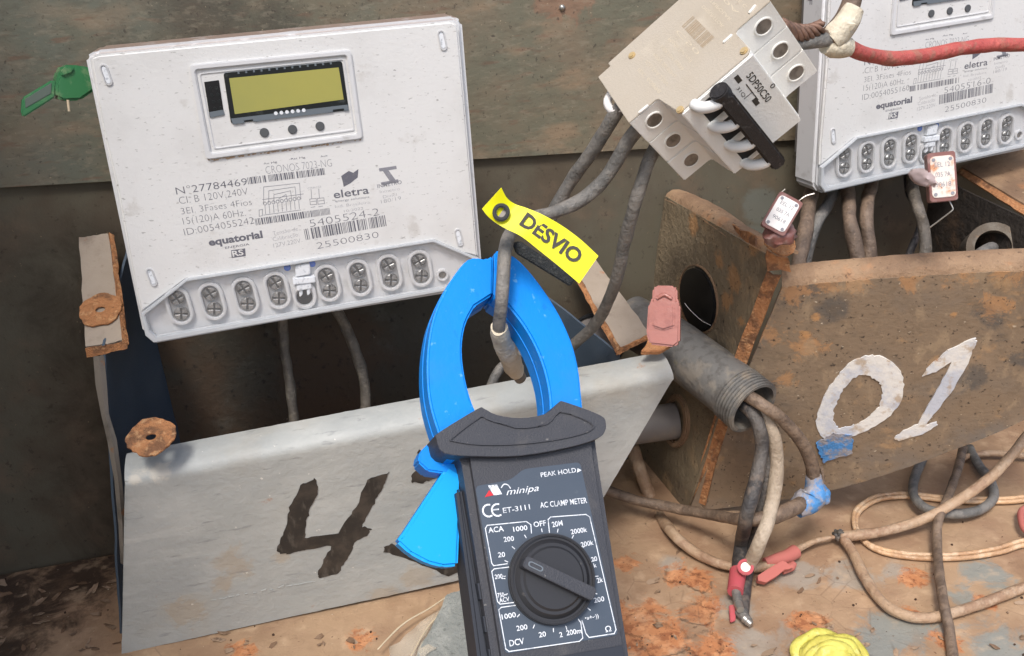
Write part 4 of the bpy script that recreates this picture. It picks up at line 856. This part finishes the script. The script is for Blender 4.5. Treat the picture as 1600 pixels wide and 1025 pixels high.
ell = lambda a, b: [LF.px(1060 + a * math.cos(t), 657 + b * math.sin(t)) for t in [2 * math.pi * k / 40 for k in range(40)]]
B().ring(LF, ell(20, 42), ell(14, 32), -1, 3.5, 1).out('lock_ring', m_b1lip, box1, 40)
c = P3(930, 535, 40); f = frame(c, V((0, 0, 1)), V((-.5, -1, .35)))
kn = B().cyl(f, (0, 0), 17, -8, 2, 40, 1.2).out('pipe_end_cap', m_pvc, None, 40, 'round dark grey pipe end inside the grey box beside the blue jaw', 'pipe')
B().ring(f, [V((math.cos(t), math.sin(t))) * 20 for t in [2 * math.pi * j / 40 for j in range(40)]], [V((math.cos(t), math.sin(t))) * 17.4 for t in [2 * math.pi * j / 40 for j in range(40)]], -10, -1, 1).out('collar_ring', m_blk, kn, 40)
b2 = P3(1552, 386, 84); a_ = b2 - V((-.45, -.75, .42)).normalized() * 50
rp = B().pipe([a_, b2], [17, 17], [11.5, 11.5], 40, 6).out('steel_pipe', m_inn2, None, 50, 'open steel pipe stub inside the rusty 01 box at right', 'pipe')
B().tube([a_.lerp(b2, .6), P3(1548, 388, 88), P3(1530, 400, 98), P3(1512, 425, 100)], 4.5, 12, 6, .1).out('cable', m_cgrey, None, 180, 'grey cable end coming out of the steel pipe stub', 'cable')

# ------------------------------------------------------------------ cables
def cable(pts, r, m, label, group=None, name='cable', wob=.14, seed=0, seg=14, res=8, parent=None):
    P = []
    for p in pts:
        P.append(Pn(p[0], p[1], p[3]) if p[2] == 'n' else Ph(p[0], p[1], p[3]))
    return B().tube(P, r, seg, res, wob, seed=seed).out(name, m, parent, 180, label, None if parent else 'cable', group)
n_ = 'n'; h_ = 'h'
gb = 'grey cables under the circuit breaker'
cable([(974, 160, n_, 165), (955, 188, n_, 160), (928, 232, n_, 148), (893, 282, n_, 135), (868, 325, n_, 130), (850, 360, n_, 125)], 3.6, m_cgrey, 'leftmost grey cable dropping from the circuit breaker behind the yellow tag', gb)
cc = cable([(1000, 196, n_, 170), (978, 225, n_, 165), (950, 272, n_, 160), (915, 308, n_, 158), (870, 330, n_, 160), (828, 342, n_, 165), (803, 357, n_, 196), (791, 385, n_, 226), (786, 440, n_, 238), (783, 480, n_, 240), (781, 520, n_, 234), (795, 560, n_, 216), (813, 590, n_, 196)], [3.7, 3.7, 3.7, 3.6, 3.5, 3.4, 3.2, 3.0, 2.9, 2.9, 2.9, 2.9, 3.2], m_cgrey, 'grey cable looping behind the yellow tag then down through the blue jaws', gb)
TPc = [Pn(781, 512, 236), Pn(784, 530, 231), Pn(793, 553, 221), Pn(805, 577, 208)]
B().tube(TPc, [4.0, 4.3, 4.9, 4.6], 16, 8, .3).out('tape_wrap', m_tape, cc, 60)
cable([(1026, 226, n_, 158), (1010, 262, n_, 162), (992, 320, n_, 160), (976, 380, n_, 148), (962, 440, n_, 135), (935, 500, n_, 110), (895, 540, n_, 90), (880, 560, n_, 80)], 3.5, m_cgrey, 'long grey cable curving from the circuit breaker down into the grey box', gb)
cable([(840, 540, n_, 60), (800, 560, n_, 70), (775, 585, n_, 80), (762, 620, n_, 85)], 3.2, m_cgrey, 'thin grey cable seen low inside the open blue jaws')
gm = 'dusty cables under the left meter'
cable([(440, 480, n_, 62), (443, 520, n_, 62), (450, 580, n_, 66), (457, 630, n_, 72), (462, 690, n_, 76)], 3.0, m_cdark, 'dusty cable under the fourth and fifth terminals of the left meter', gm, wob=.3)
cable([(522, 478, n_, 64), (540, 512, n_, 64), (560, 560, n_, 66), (570, 600, n_, 70), (572, 660, n_, 76)], 3.3, m_cdark, 'dusty cable curving down right under the left meter', gm, wob=.3)
gr = 'cables between the right meter and the rusty box'
cable([(1277, 268, n_, 14), (1266, 310, n_, 34), (1258, 360, n_, 60), (1248, 412, n_, 78), (1240, 460, n_, 80)], 5.0, m_cbrown, 'leftmost brown cable under the right meter', gr, wob=.2)
cable([(1312, 270, n_, 14), (1300, 308, n_, 28), (1278, 345, n_, 48), (1262, 390, n_, 55), (1255, 440, n_, 60)], 4.2, m_cgrey, 'grey cable slanting behind the leftmost cable under the right meter', gr)
cable([(1322, 262, n_, 14), (1325, 300, n_, 34), (1328, 345, n_, 60), (1338, 395, n_, 74), (1342, 440, n_, 80)], 4.8, m_cbrown, 'third brown cable from the left under the right meter', gr, wob=.2)
cable([(1368, 255, n_, 14), (1360, 295, n_, 32), (1354, 330, n_, 56), (1358, 385, n_, 70), (1360, 440, n_, 76)], 4.6, m_cbrown, 'fourth cable from the left under the right meter', gr, wob=.2, seed=4)
cable([(1432, 240, n_, 14), (1426, 290, n_, 32), (1434, 325, n_, 56), (1444, 355, n_, 62), (1446, 400, n_, 72), (1446, 450, n_, 76)], 4.0, m_cdark, 'dark cable under the right meter left of the rusty seal', gr, wob=.2)
cable([(1418, 255, n_, 12), (1420, 300, n_, 26), (1440, 340, n_, 44), (1420, 400, n_, 50), (1410, 440, n_, 50)], 2.6, m_cblack, 'thin black cable behind the dark cable under the right meter', gr)
# splice at the top right
cu1 = thing('copper_splice', 'twisted bare copper splice beside the top right of the breaker', 'wire splice', Pn(1262, 60, 190))
for k in range(5):
    pts = []
    for i in range(13):
        t = i / 12; c = Pn(1222 + 62 * t, 40 + 12 * math.sin(t * 3), 190 - 6 * t); a = t * 9 + k * 1.26; rr_ = 3.2 - 1.2 * abs(t - .5)
        pts.append(c + V((0, math.cos(a), math.sin(a))) * rr_)
    B().tube(pts, 1.3, 7, 3).out('strand', m_copper, cu1, 180)
cable([(1240, 70, n_, 186), (1262, 66, n_, 186), (1288, 62, n_, 184), (1306, 60, n_, 180)], 3.4, m_cgrey, 'short grey cable stub under the copper splice')
tb = cable([(1335, -25, n_, 176), (1332, 0, n_, 177), (1322, 28, n_, 178), (1308, 48, n_, 180), (1290, 62, n_, 182)], [4.4, 4.6, 5.0, 5.8, 5.0], m_cbrown, 'brown taped cable rising out of the top edge left of the right meter', seed=3)
B().tube([Pn(1334, 14, 179), Pn(1322, 34, 180), Pn(1306, 52, 182), Pn(1296, 62, 182)], [5.4, 6.2, 6.4, 5.6], 14, 6, .3).out('tape_wrap', m_tape, tb, 60)
B().sheet([[Pn(1318, 30, 186), Pn(1328, 34, 187)], [Pn(1322, 38, 187), Pn(1340, 36, 189)], [Pn(1318, 48, 186), Pn(1330, 48, 188)]], .6, jag=1.2).out('tape_flap', m_tape, tb, 60)
rc = cable([(1296, 66, n_, 180), (1320, 72, n_, 178), (1350, 84, n_, 170), (1390, 91, n_, 158), (1440, 88, n_, 146), (1500, 76, n_, 136), (1560, 70, n_, 128), (1640, 72, n_, 120), (1720, 80, n_, 110)], [3.2, 3.8, 3.9, 3.9, 3.9, 3.9, 3.9, 3.9, 3.9], m_cred, 'red cable crossing in front of the right meter')
B().tube([Pn(1290, 68, 182), Pn(1306, 72, 181), Pn(1326, 74, 179)], [4.6, 5.6, 4.4], 12, 5, .35).out('tape_wrap', m_tape, rc, 60)
# cables from the conduit mouth
gc = 'cables hanging from the conduit mouth'
k1 = cable([(1140, 612, n_, 130), (1172, 640, n_, 150), (1186, 668, n_, 158), (1190, 705, n_, 160), (1180, 755, n_, 168), (1166, 810, n_, 174), (1158, 850, h_, 16), (1153, 905, h_, 12)], 4.3, m_cblack, 'black cable from the conduit mouth ending in a pink-red sleeve', gc, seed=1)
B().tube([Ph(1153, 893, 13), Ph(1149, 925, 11)], [5.2, 4.8], 16, 5, .08).out('red_sleeve', m_redtape, k1, 50)
B().tube([Ph(1149, 918, 11), Ph(1154, 945, 10)], 2.8, 12, 4).out('bare_neck', m_cgrey, k1, 50)
B().tube([Ph(1153, 943, 11), Ph(1157, 953, 11)], [2.6, 2.2], 12, 4).out('tinned_tip', m_tin, k1, 50)
k2 = cable([(1150, 620, n_, 130), (1182, 650, n_, 146), (1198, 690, n_, 150), (1196, 750, n_, 155), (1186, 810, n_, 158), (1172, 870, h_, 9), (1163, 930, h_, 6), (1160, 960, h_, 5)], 3.9, m_cblack, 'black cable behind its black neighbour reaching lowest, with a bent tinned tip', gc, seed=5)
B().tube([Ph(1156, 955, 6), Ph(1170, 972, 5)], [3.6, 2.8], 12, 4).out('bare_neck', m_cgrey, k2, 50)
B().tube([Ph(1163, 966, 6), Ph(1174, 976, 4.5)], [2.6, 2.0], 12, 4).out('tinned_tip', m_tin, k2, 50)
B().prism(KFq := frame(Ph(1144, 955, 6), V((1, 0, 0)), V((0, -.5, .8))), [KFq.px(*p) for p in ((1139, 946), (1148, 945), (1149, 970), (1141, 973))], -1.5, 1, .4).out('red_tape_scrap', m_redtape, k2, 50)
k3 = cable([(1150, 618, n_, 135), (1190, 645, n_, 150), (1208, 680, n_, 156), (1214, 730, n_, 158), (1206, 790, n_, 166), (1190, 840, n_, 180), (1170, 884, h_, 20)], 4.3, m_cpale, 'pale beige cable from the conduit mouth ending in a red ringed tip', gc)
ff = frame(Ph(1165, 886, 23), V((1, 0, 0)), -ray(1165, 886))
B().ring(ff, [V((math.cos(t), math.sin(t))) * 4.9 for t in [2 * math.pi * j / 24 for j in range(24)]], [V((math.cos(t), math.sin(t))) * 3.0 for t in [2 * math.pi * j / 24 for j in range(24)]], -5, .8, .5).out('red_sleeve', m_redtape, k3, 50)
B().cyl(ff, (0, 0), 2.9, -5, .4, 16, .4).out('tinned_tip', m_tin, k3, 50)
k4 = cable([(1150, 605, n_, 140), (1190, 632, n_, 158), (1222, 655, n_, 160), (1252, 690, n_, 158), (1268, 725, n_, 154), (1272, 760, n_, 150)], [3.9] * 4 + [4.2, 4.6], m_cbrown, 'brown cable arching right from the conduit mouth to the blue taped joint', gc)
cable([(905, 752, n_, 60), (945, 765, n_, 70), (1000, 783, n_, 85), (1060, 795, n_, 105), (1120, 806, n_, 135), (1170, 812, n_, 165), (1210, 806, n_, 168), (1245, 790, n_, 160), (1270, 775, n_, 152)], [3.6] * 5 + [4.2, 5.0, 5.0, 4.6], m_cbrown, 'brown cable from behind the grey box to the blue taped joint', seed=8)
jt = thing('taped_joint', 'blue taped cable joint hanging below the blue tape patch', 'cable joint', Pn(1266, 798, 152))
B().tube([Pn(1272, 742, 152), Pn(1272, 758, 153), Pn(1268, 776, 155), Pn(1256, 788, 157), Pn(1244, 796, 158)], [4.6, 6.0, 8.6, 7.6, 6.0], 16, 8, .3).out('tape_wrap', m_bluetape, jt, 60)
B().blob(Pn(1280, 774, 155), 7.2, 3, .25).out('tape_lump', m_bluetape, jt, 60)
B().tube([Pn(1283, 730, 150), Pn(1286, 750, 151), Pn(1283, 764, 152)], 1.2, 8, 5).out('loose_strand', m_cbrown, jt, 60)
# lower floor cables
cable([(988, 700, n_, 30), (1002, 740, n_, 45), (1022, 790, n_, 60), (1050, 832, h_, 8), (1085, 862, h_, 6), (1130, 882, h_, 6), (1180, 887, h_, 6), (1215, 878, h_, 6), (1240, 862, h_, 7), (1275, 845, h_, 8), (1308, 838, h_, 8)], [5.2, 5.2, 4.4, 3.6, 3.3, 3.2, 3.2, 3.2, 2.4, 1.6, 1.2], m_ctan, 'tan cable from under the grey pipe running along the floor to the knotted joint')
rs = thing('red_tape_sleeve', 'faded red folded tape on the floor cable right of the hanging cable ends', 'tape', Ph(1212, 900, 0))
RT = frame(Ph(1212, 893, 9), V((1, 0, 0)), V((0, -.55, .85)))
B().prism(RT, jagged([RT.px(*p) for p in ((1184, 900), (1222, 876), (1238, 888), (1226, 892), (1206, 905), (1196, 912), (1184, 908))], .8, 3), -3, 1.5, .6).out('folded_flap', m_redtape2, rs, 50)
B().tube([Ph(1195, 880, 7), Ph(1225, 872, 7), Ph(1244, 862, 7)], [3.6, 4.6, 4.4], 12, 5, .2).out('tape_wrap', m_redtape2, rs, 60)
B().tube([Ph(1222, 893, 5), Ph(1236, 886, 6), Ph(1241, 880, 7)], [2.2, 3.0, 2.0], 10, 4, .2).out('tape_tail', m_redtape2, rs, 60)
jn = thing('knotted_joint', 'dark twisted wire knot joining the tan cables on the floor', 'cable joint', Ph(1312, 840, 2))
B().blob(Ph(1312, 836, 9), 3.8, 3, .5).out('knot', m_cblack, jn, 60)
B().tube([Ph(1302, 834, 8), Ph(1312, 832, 12), Ph(1320, 836, 10), Ph(1312, 842, 7), Ph(1304, 838, 8), Ph(1310, 830, 10)], 1.3, 8, 6).out('twisted_strand', m_cdark, jn, 60)
cable([(1312, 838, h_, 9), (1340, 836, h_, 9), (1390, 828, h_, 10), (1450, 808, h_, 14), (1500, 780, h_, 22), (1545, 748, h_, 32), (1580, 712, h_, 42), (1606, 680, h_, 50), (1640, 640, h_, 60)], 3.4, m_ctan, 'thick tan cable rising from the knotted joint to the right edge', seed=2)
cable([(1318, 842, h_, 8), (1332, 862, h_, 6), (1350, 900, h_, 5), (1374, 936, h_, 5), (1405, 958, h_, 5), (1450, 965, h_, 5), (1520, 948, h_, 5), (1600, 918, h_, 5), (1680, 890, h_, 5)], 3.2, m_ctan, 'thick tan cable curving below the knotted joint to the right edge', seed=6)
cw = thing('twin_cable', 'clear twin-core copper cable looped on the floor under the thick tan cable', 'cable', Ph(1400, 860, 2))
lp = [(1690, 760), (1600, 779), (1540, 782), (1480, 780), (1420, 774), (1372, 778), (1342, 796), (1336, 818), (1346, 842), (1376, 860), (1430, 869), (1500, 869), (1560, 860), (1600, 848), (1690, 835)]
for dv in (-1.1, 1.1): B().tube([Ph(u, v, 3.2) + V((0, dv * 1.5, dv * .3)) for u, v in lp], 1.6, 8, 6).out('core', m_clearwire, cw, 180)
cable([(1447, 705, h_, 8), (1430, 745, h_, 8), (1428, 775, h_, 9), (1450, 796, h_, 10), (1492, 803, h_, 9), (1530, 797, h_, 7), (1552, 778, h_, 6), (1548, 752, h_, 6), (1530, 728, h_, 6), (1515, 700, h_, 6)], 3.3, m_cgrey, 'grey cable looped under the right end of the rusty box')
cable([(1505, 700, h_, 16), (1496, 735, h_, 16), (1478, 785, h_, 16), (1466, 815, h_, 14), (1464, 850, h_, 9), (1468, 900, h_, 10), (1476, 950, h_, 10), (1484, 990, h_, 4), (1492, 1060, h_, 4)], 3.0, m_cbrown, 'brown cable running straight down over the floor cables to the bottom edge', seed=9)
cable([(1500, 716, h_, 5), (1545, 708, h_, 6), (1600, 712, h_, 6), (1680, 720, h_, 6)], 2.4, m_ctan, 'thin pale cable behind the loops at the right edge')
cable([(1610, 790, h_, 8), (1596, 800, h_, 8), (1598, 822, h_, 8), (1612, 838, h_, 6)], 2.2, m_redtape2, 'small red cable bend at the right edge of the floor')
yl = thing('yellow_cloth', 'crumpled yellow plastic scrap on the floor at the bottom edge', 'scrap', Ph(1290, 1030, 0))
m_yv = mat('yellow_vinyl_old', G(206, 198, 96), .6, layers=[nz(G(176, 164, 64), 50, .42, .62, .8), nz(G(226, 220, 150), 150, .55, .68, .6), nz(G(120, 106, 50), 260, .62, .7, .5)], bump=[dict(s=90, lo=.3, hi=.7, h=.001, b=.6)])
for q_, (x0, x1, vt, hh, rad) in enumerate(((1246, 1352, 994, 12, 3.0), (1256, 1346, 1001, 15, 3.4), (1264, 1338, 1010, 17, 3.2), (1274, 1330, 1019, 15, 3.4), (1284, 1320, 1029, 10, 3.4))):
    pts = [Ph(x0, vt + 40, 2), Ph(x0 + 2, vt + 16, hh * .6), Ph(x0 + (x1 - x0) * .25, vt + 3, hh * .9), Ph(x0 + (x1 - x0) * .5, vt, hh), Ph(x0 + (x1 - x0) * .78, vt + 10, hh * .8), Ph(x1, vt + 30, hh * .4), Ph(x1 + 6, vt + 60, 2)]
    B().tube(pts, [rad * .8, rad, rad * 1.3, rad * 1.1, rad * 1.2, rad, rad * .7], 12, 6, .9, seed=q_ * 3).out('fold', m_yv, yl, 180)
# stone and plastic film beside the clamp meter
st = B(); sfm = frame(Ph(700, 1000, 0), V((1, 0, 0)), V((0, -.4, .92)))
st.prism(sfm, jagged([sfm.px(*p) for p in ((700, 935), (745, 925), (800, 960), (830, 1080), (640, 1100), (650, 1030), (676, 985))], 1.2, 6), -6, 8, 1.2).out('stone_chip', m_stone, None, 40, 'grey rough slab on the floor left of the clamp meter body', 'stone')
fm = thing('plastic_film', 'torn clear plastic film lying between the grey box and clamp meter', 'plastic film', Ph(650, 1010, 0))
B().sheet([[Ph(610 + 12 * j, 1010 - 9 * j + 14 * i, 2 + 4 * abs(math.sin(i * 2.1 + j))) for j in range(9)] for i in range(5)], .2, jag=2).out('film_sheet', m_film, fm, 180)
for L in (((590, 1015), (630, 975), (672, 950), (705, 928)), ((640, 1030), (665, 985), (690, 955), (706, 932))): B().tube([Ph(u, v, 8) for u, v in L], .55, 6, 6, .4).out('film_fold', m_filmedge, fm, 180)

# ------------------------------------------------------------------ seals
def seal(name, label, cu__, dist, up, yaw, W_, H_, mb, mf_, parent=None):
    f = camframe(cu__[0], cu__[1], dist, up, yaw, 5); r = thing(name, label, 'seal', f.W((0, -H_ / 2, 0)), 'plastic meter seals')
    o = [V((-W_ / 2, -H_ / 2)), V((W_ / 2, -H_ / 2)), V((W_ / 2, H_ / 2)), V((-W_ / 2, H_ / 2))]
    bd = B().prism(f, rounded(o, 1.5), -7, 0, .8).out('seal_body', mb, r, 40)
    B().prism(f, rounded([p * .84 for p in o], 2.2), -.1, .6, .2).out('seal_face', mf_, r, 40)
    b = B()
    for i in range(3): b.text(f, ('EEL 12', '035 7A', '90618')[i], V((-W_ * .27, H_ * (.2 - .2 * i))), V((W_ * .27, H_ * (.2 - .2 * i))), H_ * .1, .7)
    b.out('seal_text', m_ink2, r)
    for sx in (-1, 1):
        for sy in (-1, 1): B().cyl(f, (sx * W_ * .3, sy * H_ * .35), .9, .5, .9, 10).out('seal_dot', m_ink2, r)
    return f, r, bd
f, r, bd = seal('seal_tag', 'white-faced plastic seal hanging over the rust tab of the rusty box', (1222, 334), 520, (.5, .86), 6, 13.5, 20, m_sealred, m_sealwhite)
B().blob(f.W((5, -9, -9)), 8.5, 3, .35, sc_=(1, .8, .7)).out('seal_cup', m_sealred, r, 60)
B().tube([f.W((4, 10, -2)), f.W((6, 14, -2)), f.W((9, 17, -2))], .35, 6, 4).out('seal_wire', m_tin, r, 60)
B().tube([f.W((-6, 9, -2)), f.W((-5, 12, -2))], .4, 6, 4).out('seal_wire', m_tin, r, 60)
f, r, bd = seal('seal_tag', 'rust-stained plastic seal with bent wire hanging from the right meter', (1473, 276), 540, (-.08, 1), 14, 13.5, 25, m_sealred, m_sealrust)
B().blob(f.W((-8, 1, -7)), 6.4, 3, .3, sc_=(.55, 1.6, .7)).out('seal_cup', m_sealpale, r, 60)
B().tube([f.W((3, -12, -3)), f.W((4.5, -16, -3)), f.W((4, -17.5, -3)), f.W((-1, -21, -3)), f.W((-7, -25, -3))], .4, 6, 3).out('seal_wire', m_tin, r, 60)
f = camframe(1037, 493, 515, (.03, 1), -8, 4)
r = thing('plastic_seal', 'translucent pink plastic seal on the rusty corner tip between the two boxes', 'seal', f.W((0, -17, 0)), 'plastic meter seals')
pk = [V(p) for p in ((-8.5, 6), (-6.5, 8), (-6.5, 14.5), (-5, 16), (5, 16), (6.5, 14.5), (6.8, 8), (8.4, 6), (8.8, -14), (6, -16.5), (-7, -15.5), (-9, -10))]
B().prism(f, pk, -6, 0, 1.4, 2).out('seal_body', m_pink, r, 50)
B().prism(f, [V(p) for p in ((-5.5, 4), (5.5, 5.5), (6, -6), (0, -8), (-6, -6))], -.5, 1.6, 1).out('seal_boss', m_pink, r, 50)
B().tube([f.W((-4, 9, .6)), f.W((0, 11, .8)), f.W((4, 9, .6))], 1.0, 8, 5).out('seal_rib', m_pink, r, 60)
cr_ = plane3(Pn(1004, 540, 118), Pn(1062, 530, 118), Pn(1010, 556, 125))
B().prism(cr_, jagged([cr_.px(*p) for p in ((1000, 552), (1016, 528), (1030, 516), (1048, 522), (1050, 540), (1030, 552))], 1.2, 4), -2, 2, .5).out('rust_tab', m_rust, box4, 50)
f = camframe(92, 142, 560, (-.2, 1), 14, 0); g_ = lambda *p: [f.px(u, v) for u, v in p]
r = thing('plastic_seal', 'green plastic seal clipped on the left flank of the left meter', 'seal', f.W(f.px(80, 180)), 'plastic meter seals')
B().prism(f, g_((92, 110), (100, 101), (126, 102), (150, 108), (156, 136), (126, 157), (98, 158), (88, 152), (87, 130)), -10, 0, 1.4).out('seal_body', m_green, r, 50)
tl_ = B().prism(f, g_((36, 153), (84, 124), (90, 128), (88, 152), (38, 184), (34, 178)), -5, -2, .8).out('seal_tail', m_green, r, 50)
B().prism(f, g_((40, 155), (82, 129), (81, 146), (41, 169)), -2.2, -1.7, .2).out('seal_window', m_greend, tl_, 50)
B().prism(f, g_((93, 112), (101, 104), (116, 106), (112, 114), (96, 120)), -1, 1.2, .6).out('seal_cap', m_green, r, 50)
B().tube([f.W(f.px(106, 156)), f.W(f.px(108, 174))], .7, 8, 4).out('seal_stem', m_filmedge, r, 60)

# ------------------------------------------------------------------ peeled paint on the floor
rnd = random.Random(5); b = B()
spots = [(rnd.uniform(0, 185), rnd.uniform(905, 1020)) for _ in range(34)] + [(rnd.uniform(960, 1600), rnd.uniform(850, 1022)) for _ in range(36)] + [(rnd.uniform(240, 640), rnd.uniform(960, 1020)) for _ in range(14)]
for u, v in spots:
    c = Ph(u, v, .4); r = rnd.uniform(.7, 3.2); a0 = rnd.uniform(0, 6.28); fr = frame(c, V((math.cos(a0), math.sin(a0), 0)), V((rnd.uniform(-.35, .35), rnd.uniform(-.35, .35), 1)))
    pts = [V((math.cos(t) * r * rnd.uniform(.7, 2.6), math.sin(t) * r * rnd.uniform(.4, 1.1))) for t in [2 * math.pi * k / 9 for k in range(9)]]
    b.prism(fr, pts, .2, .5)
b.out('paint_flakes', mat('paint_flake', G(156, 132, 108), .8, layers=[nz(G(112, 86, 64), 60, .42, .58, .9), nz(G(60, 42, 30), 160, .55, .65, .6)]), None, kind='stuff')
b = B()
for k in range(90):
    u, v = rnd.uniform(0, 1600), rnd.uniform(800, 1024); r = rnd.uniform(.3, .9)
    b.blob(Ph(u, v, r * .5), r, 1, .4)
b.out('grit', mat('dark_grit', G(66, 48, 36), .9), None, kind='stuff')
b = B()
for k in range(60):
    t = rnd.random(); p = MF.px(326 + 238 * t, 250 - 32 * t + rnd.uniform(-1, 1.5)); b.blob(MF.W((p.x, p.y, .1)), rnd.uniform(.2, .6), 1, .4, sc_=(1.8, .5, .8))
b.out('dried_mud', mat('dried_mud', G(178, 150, 120), .9), mroot, kind='stuff')
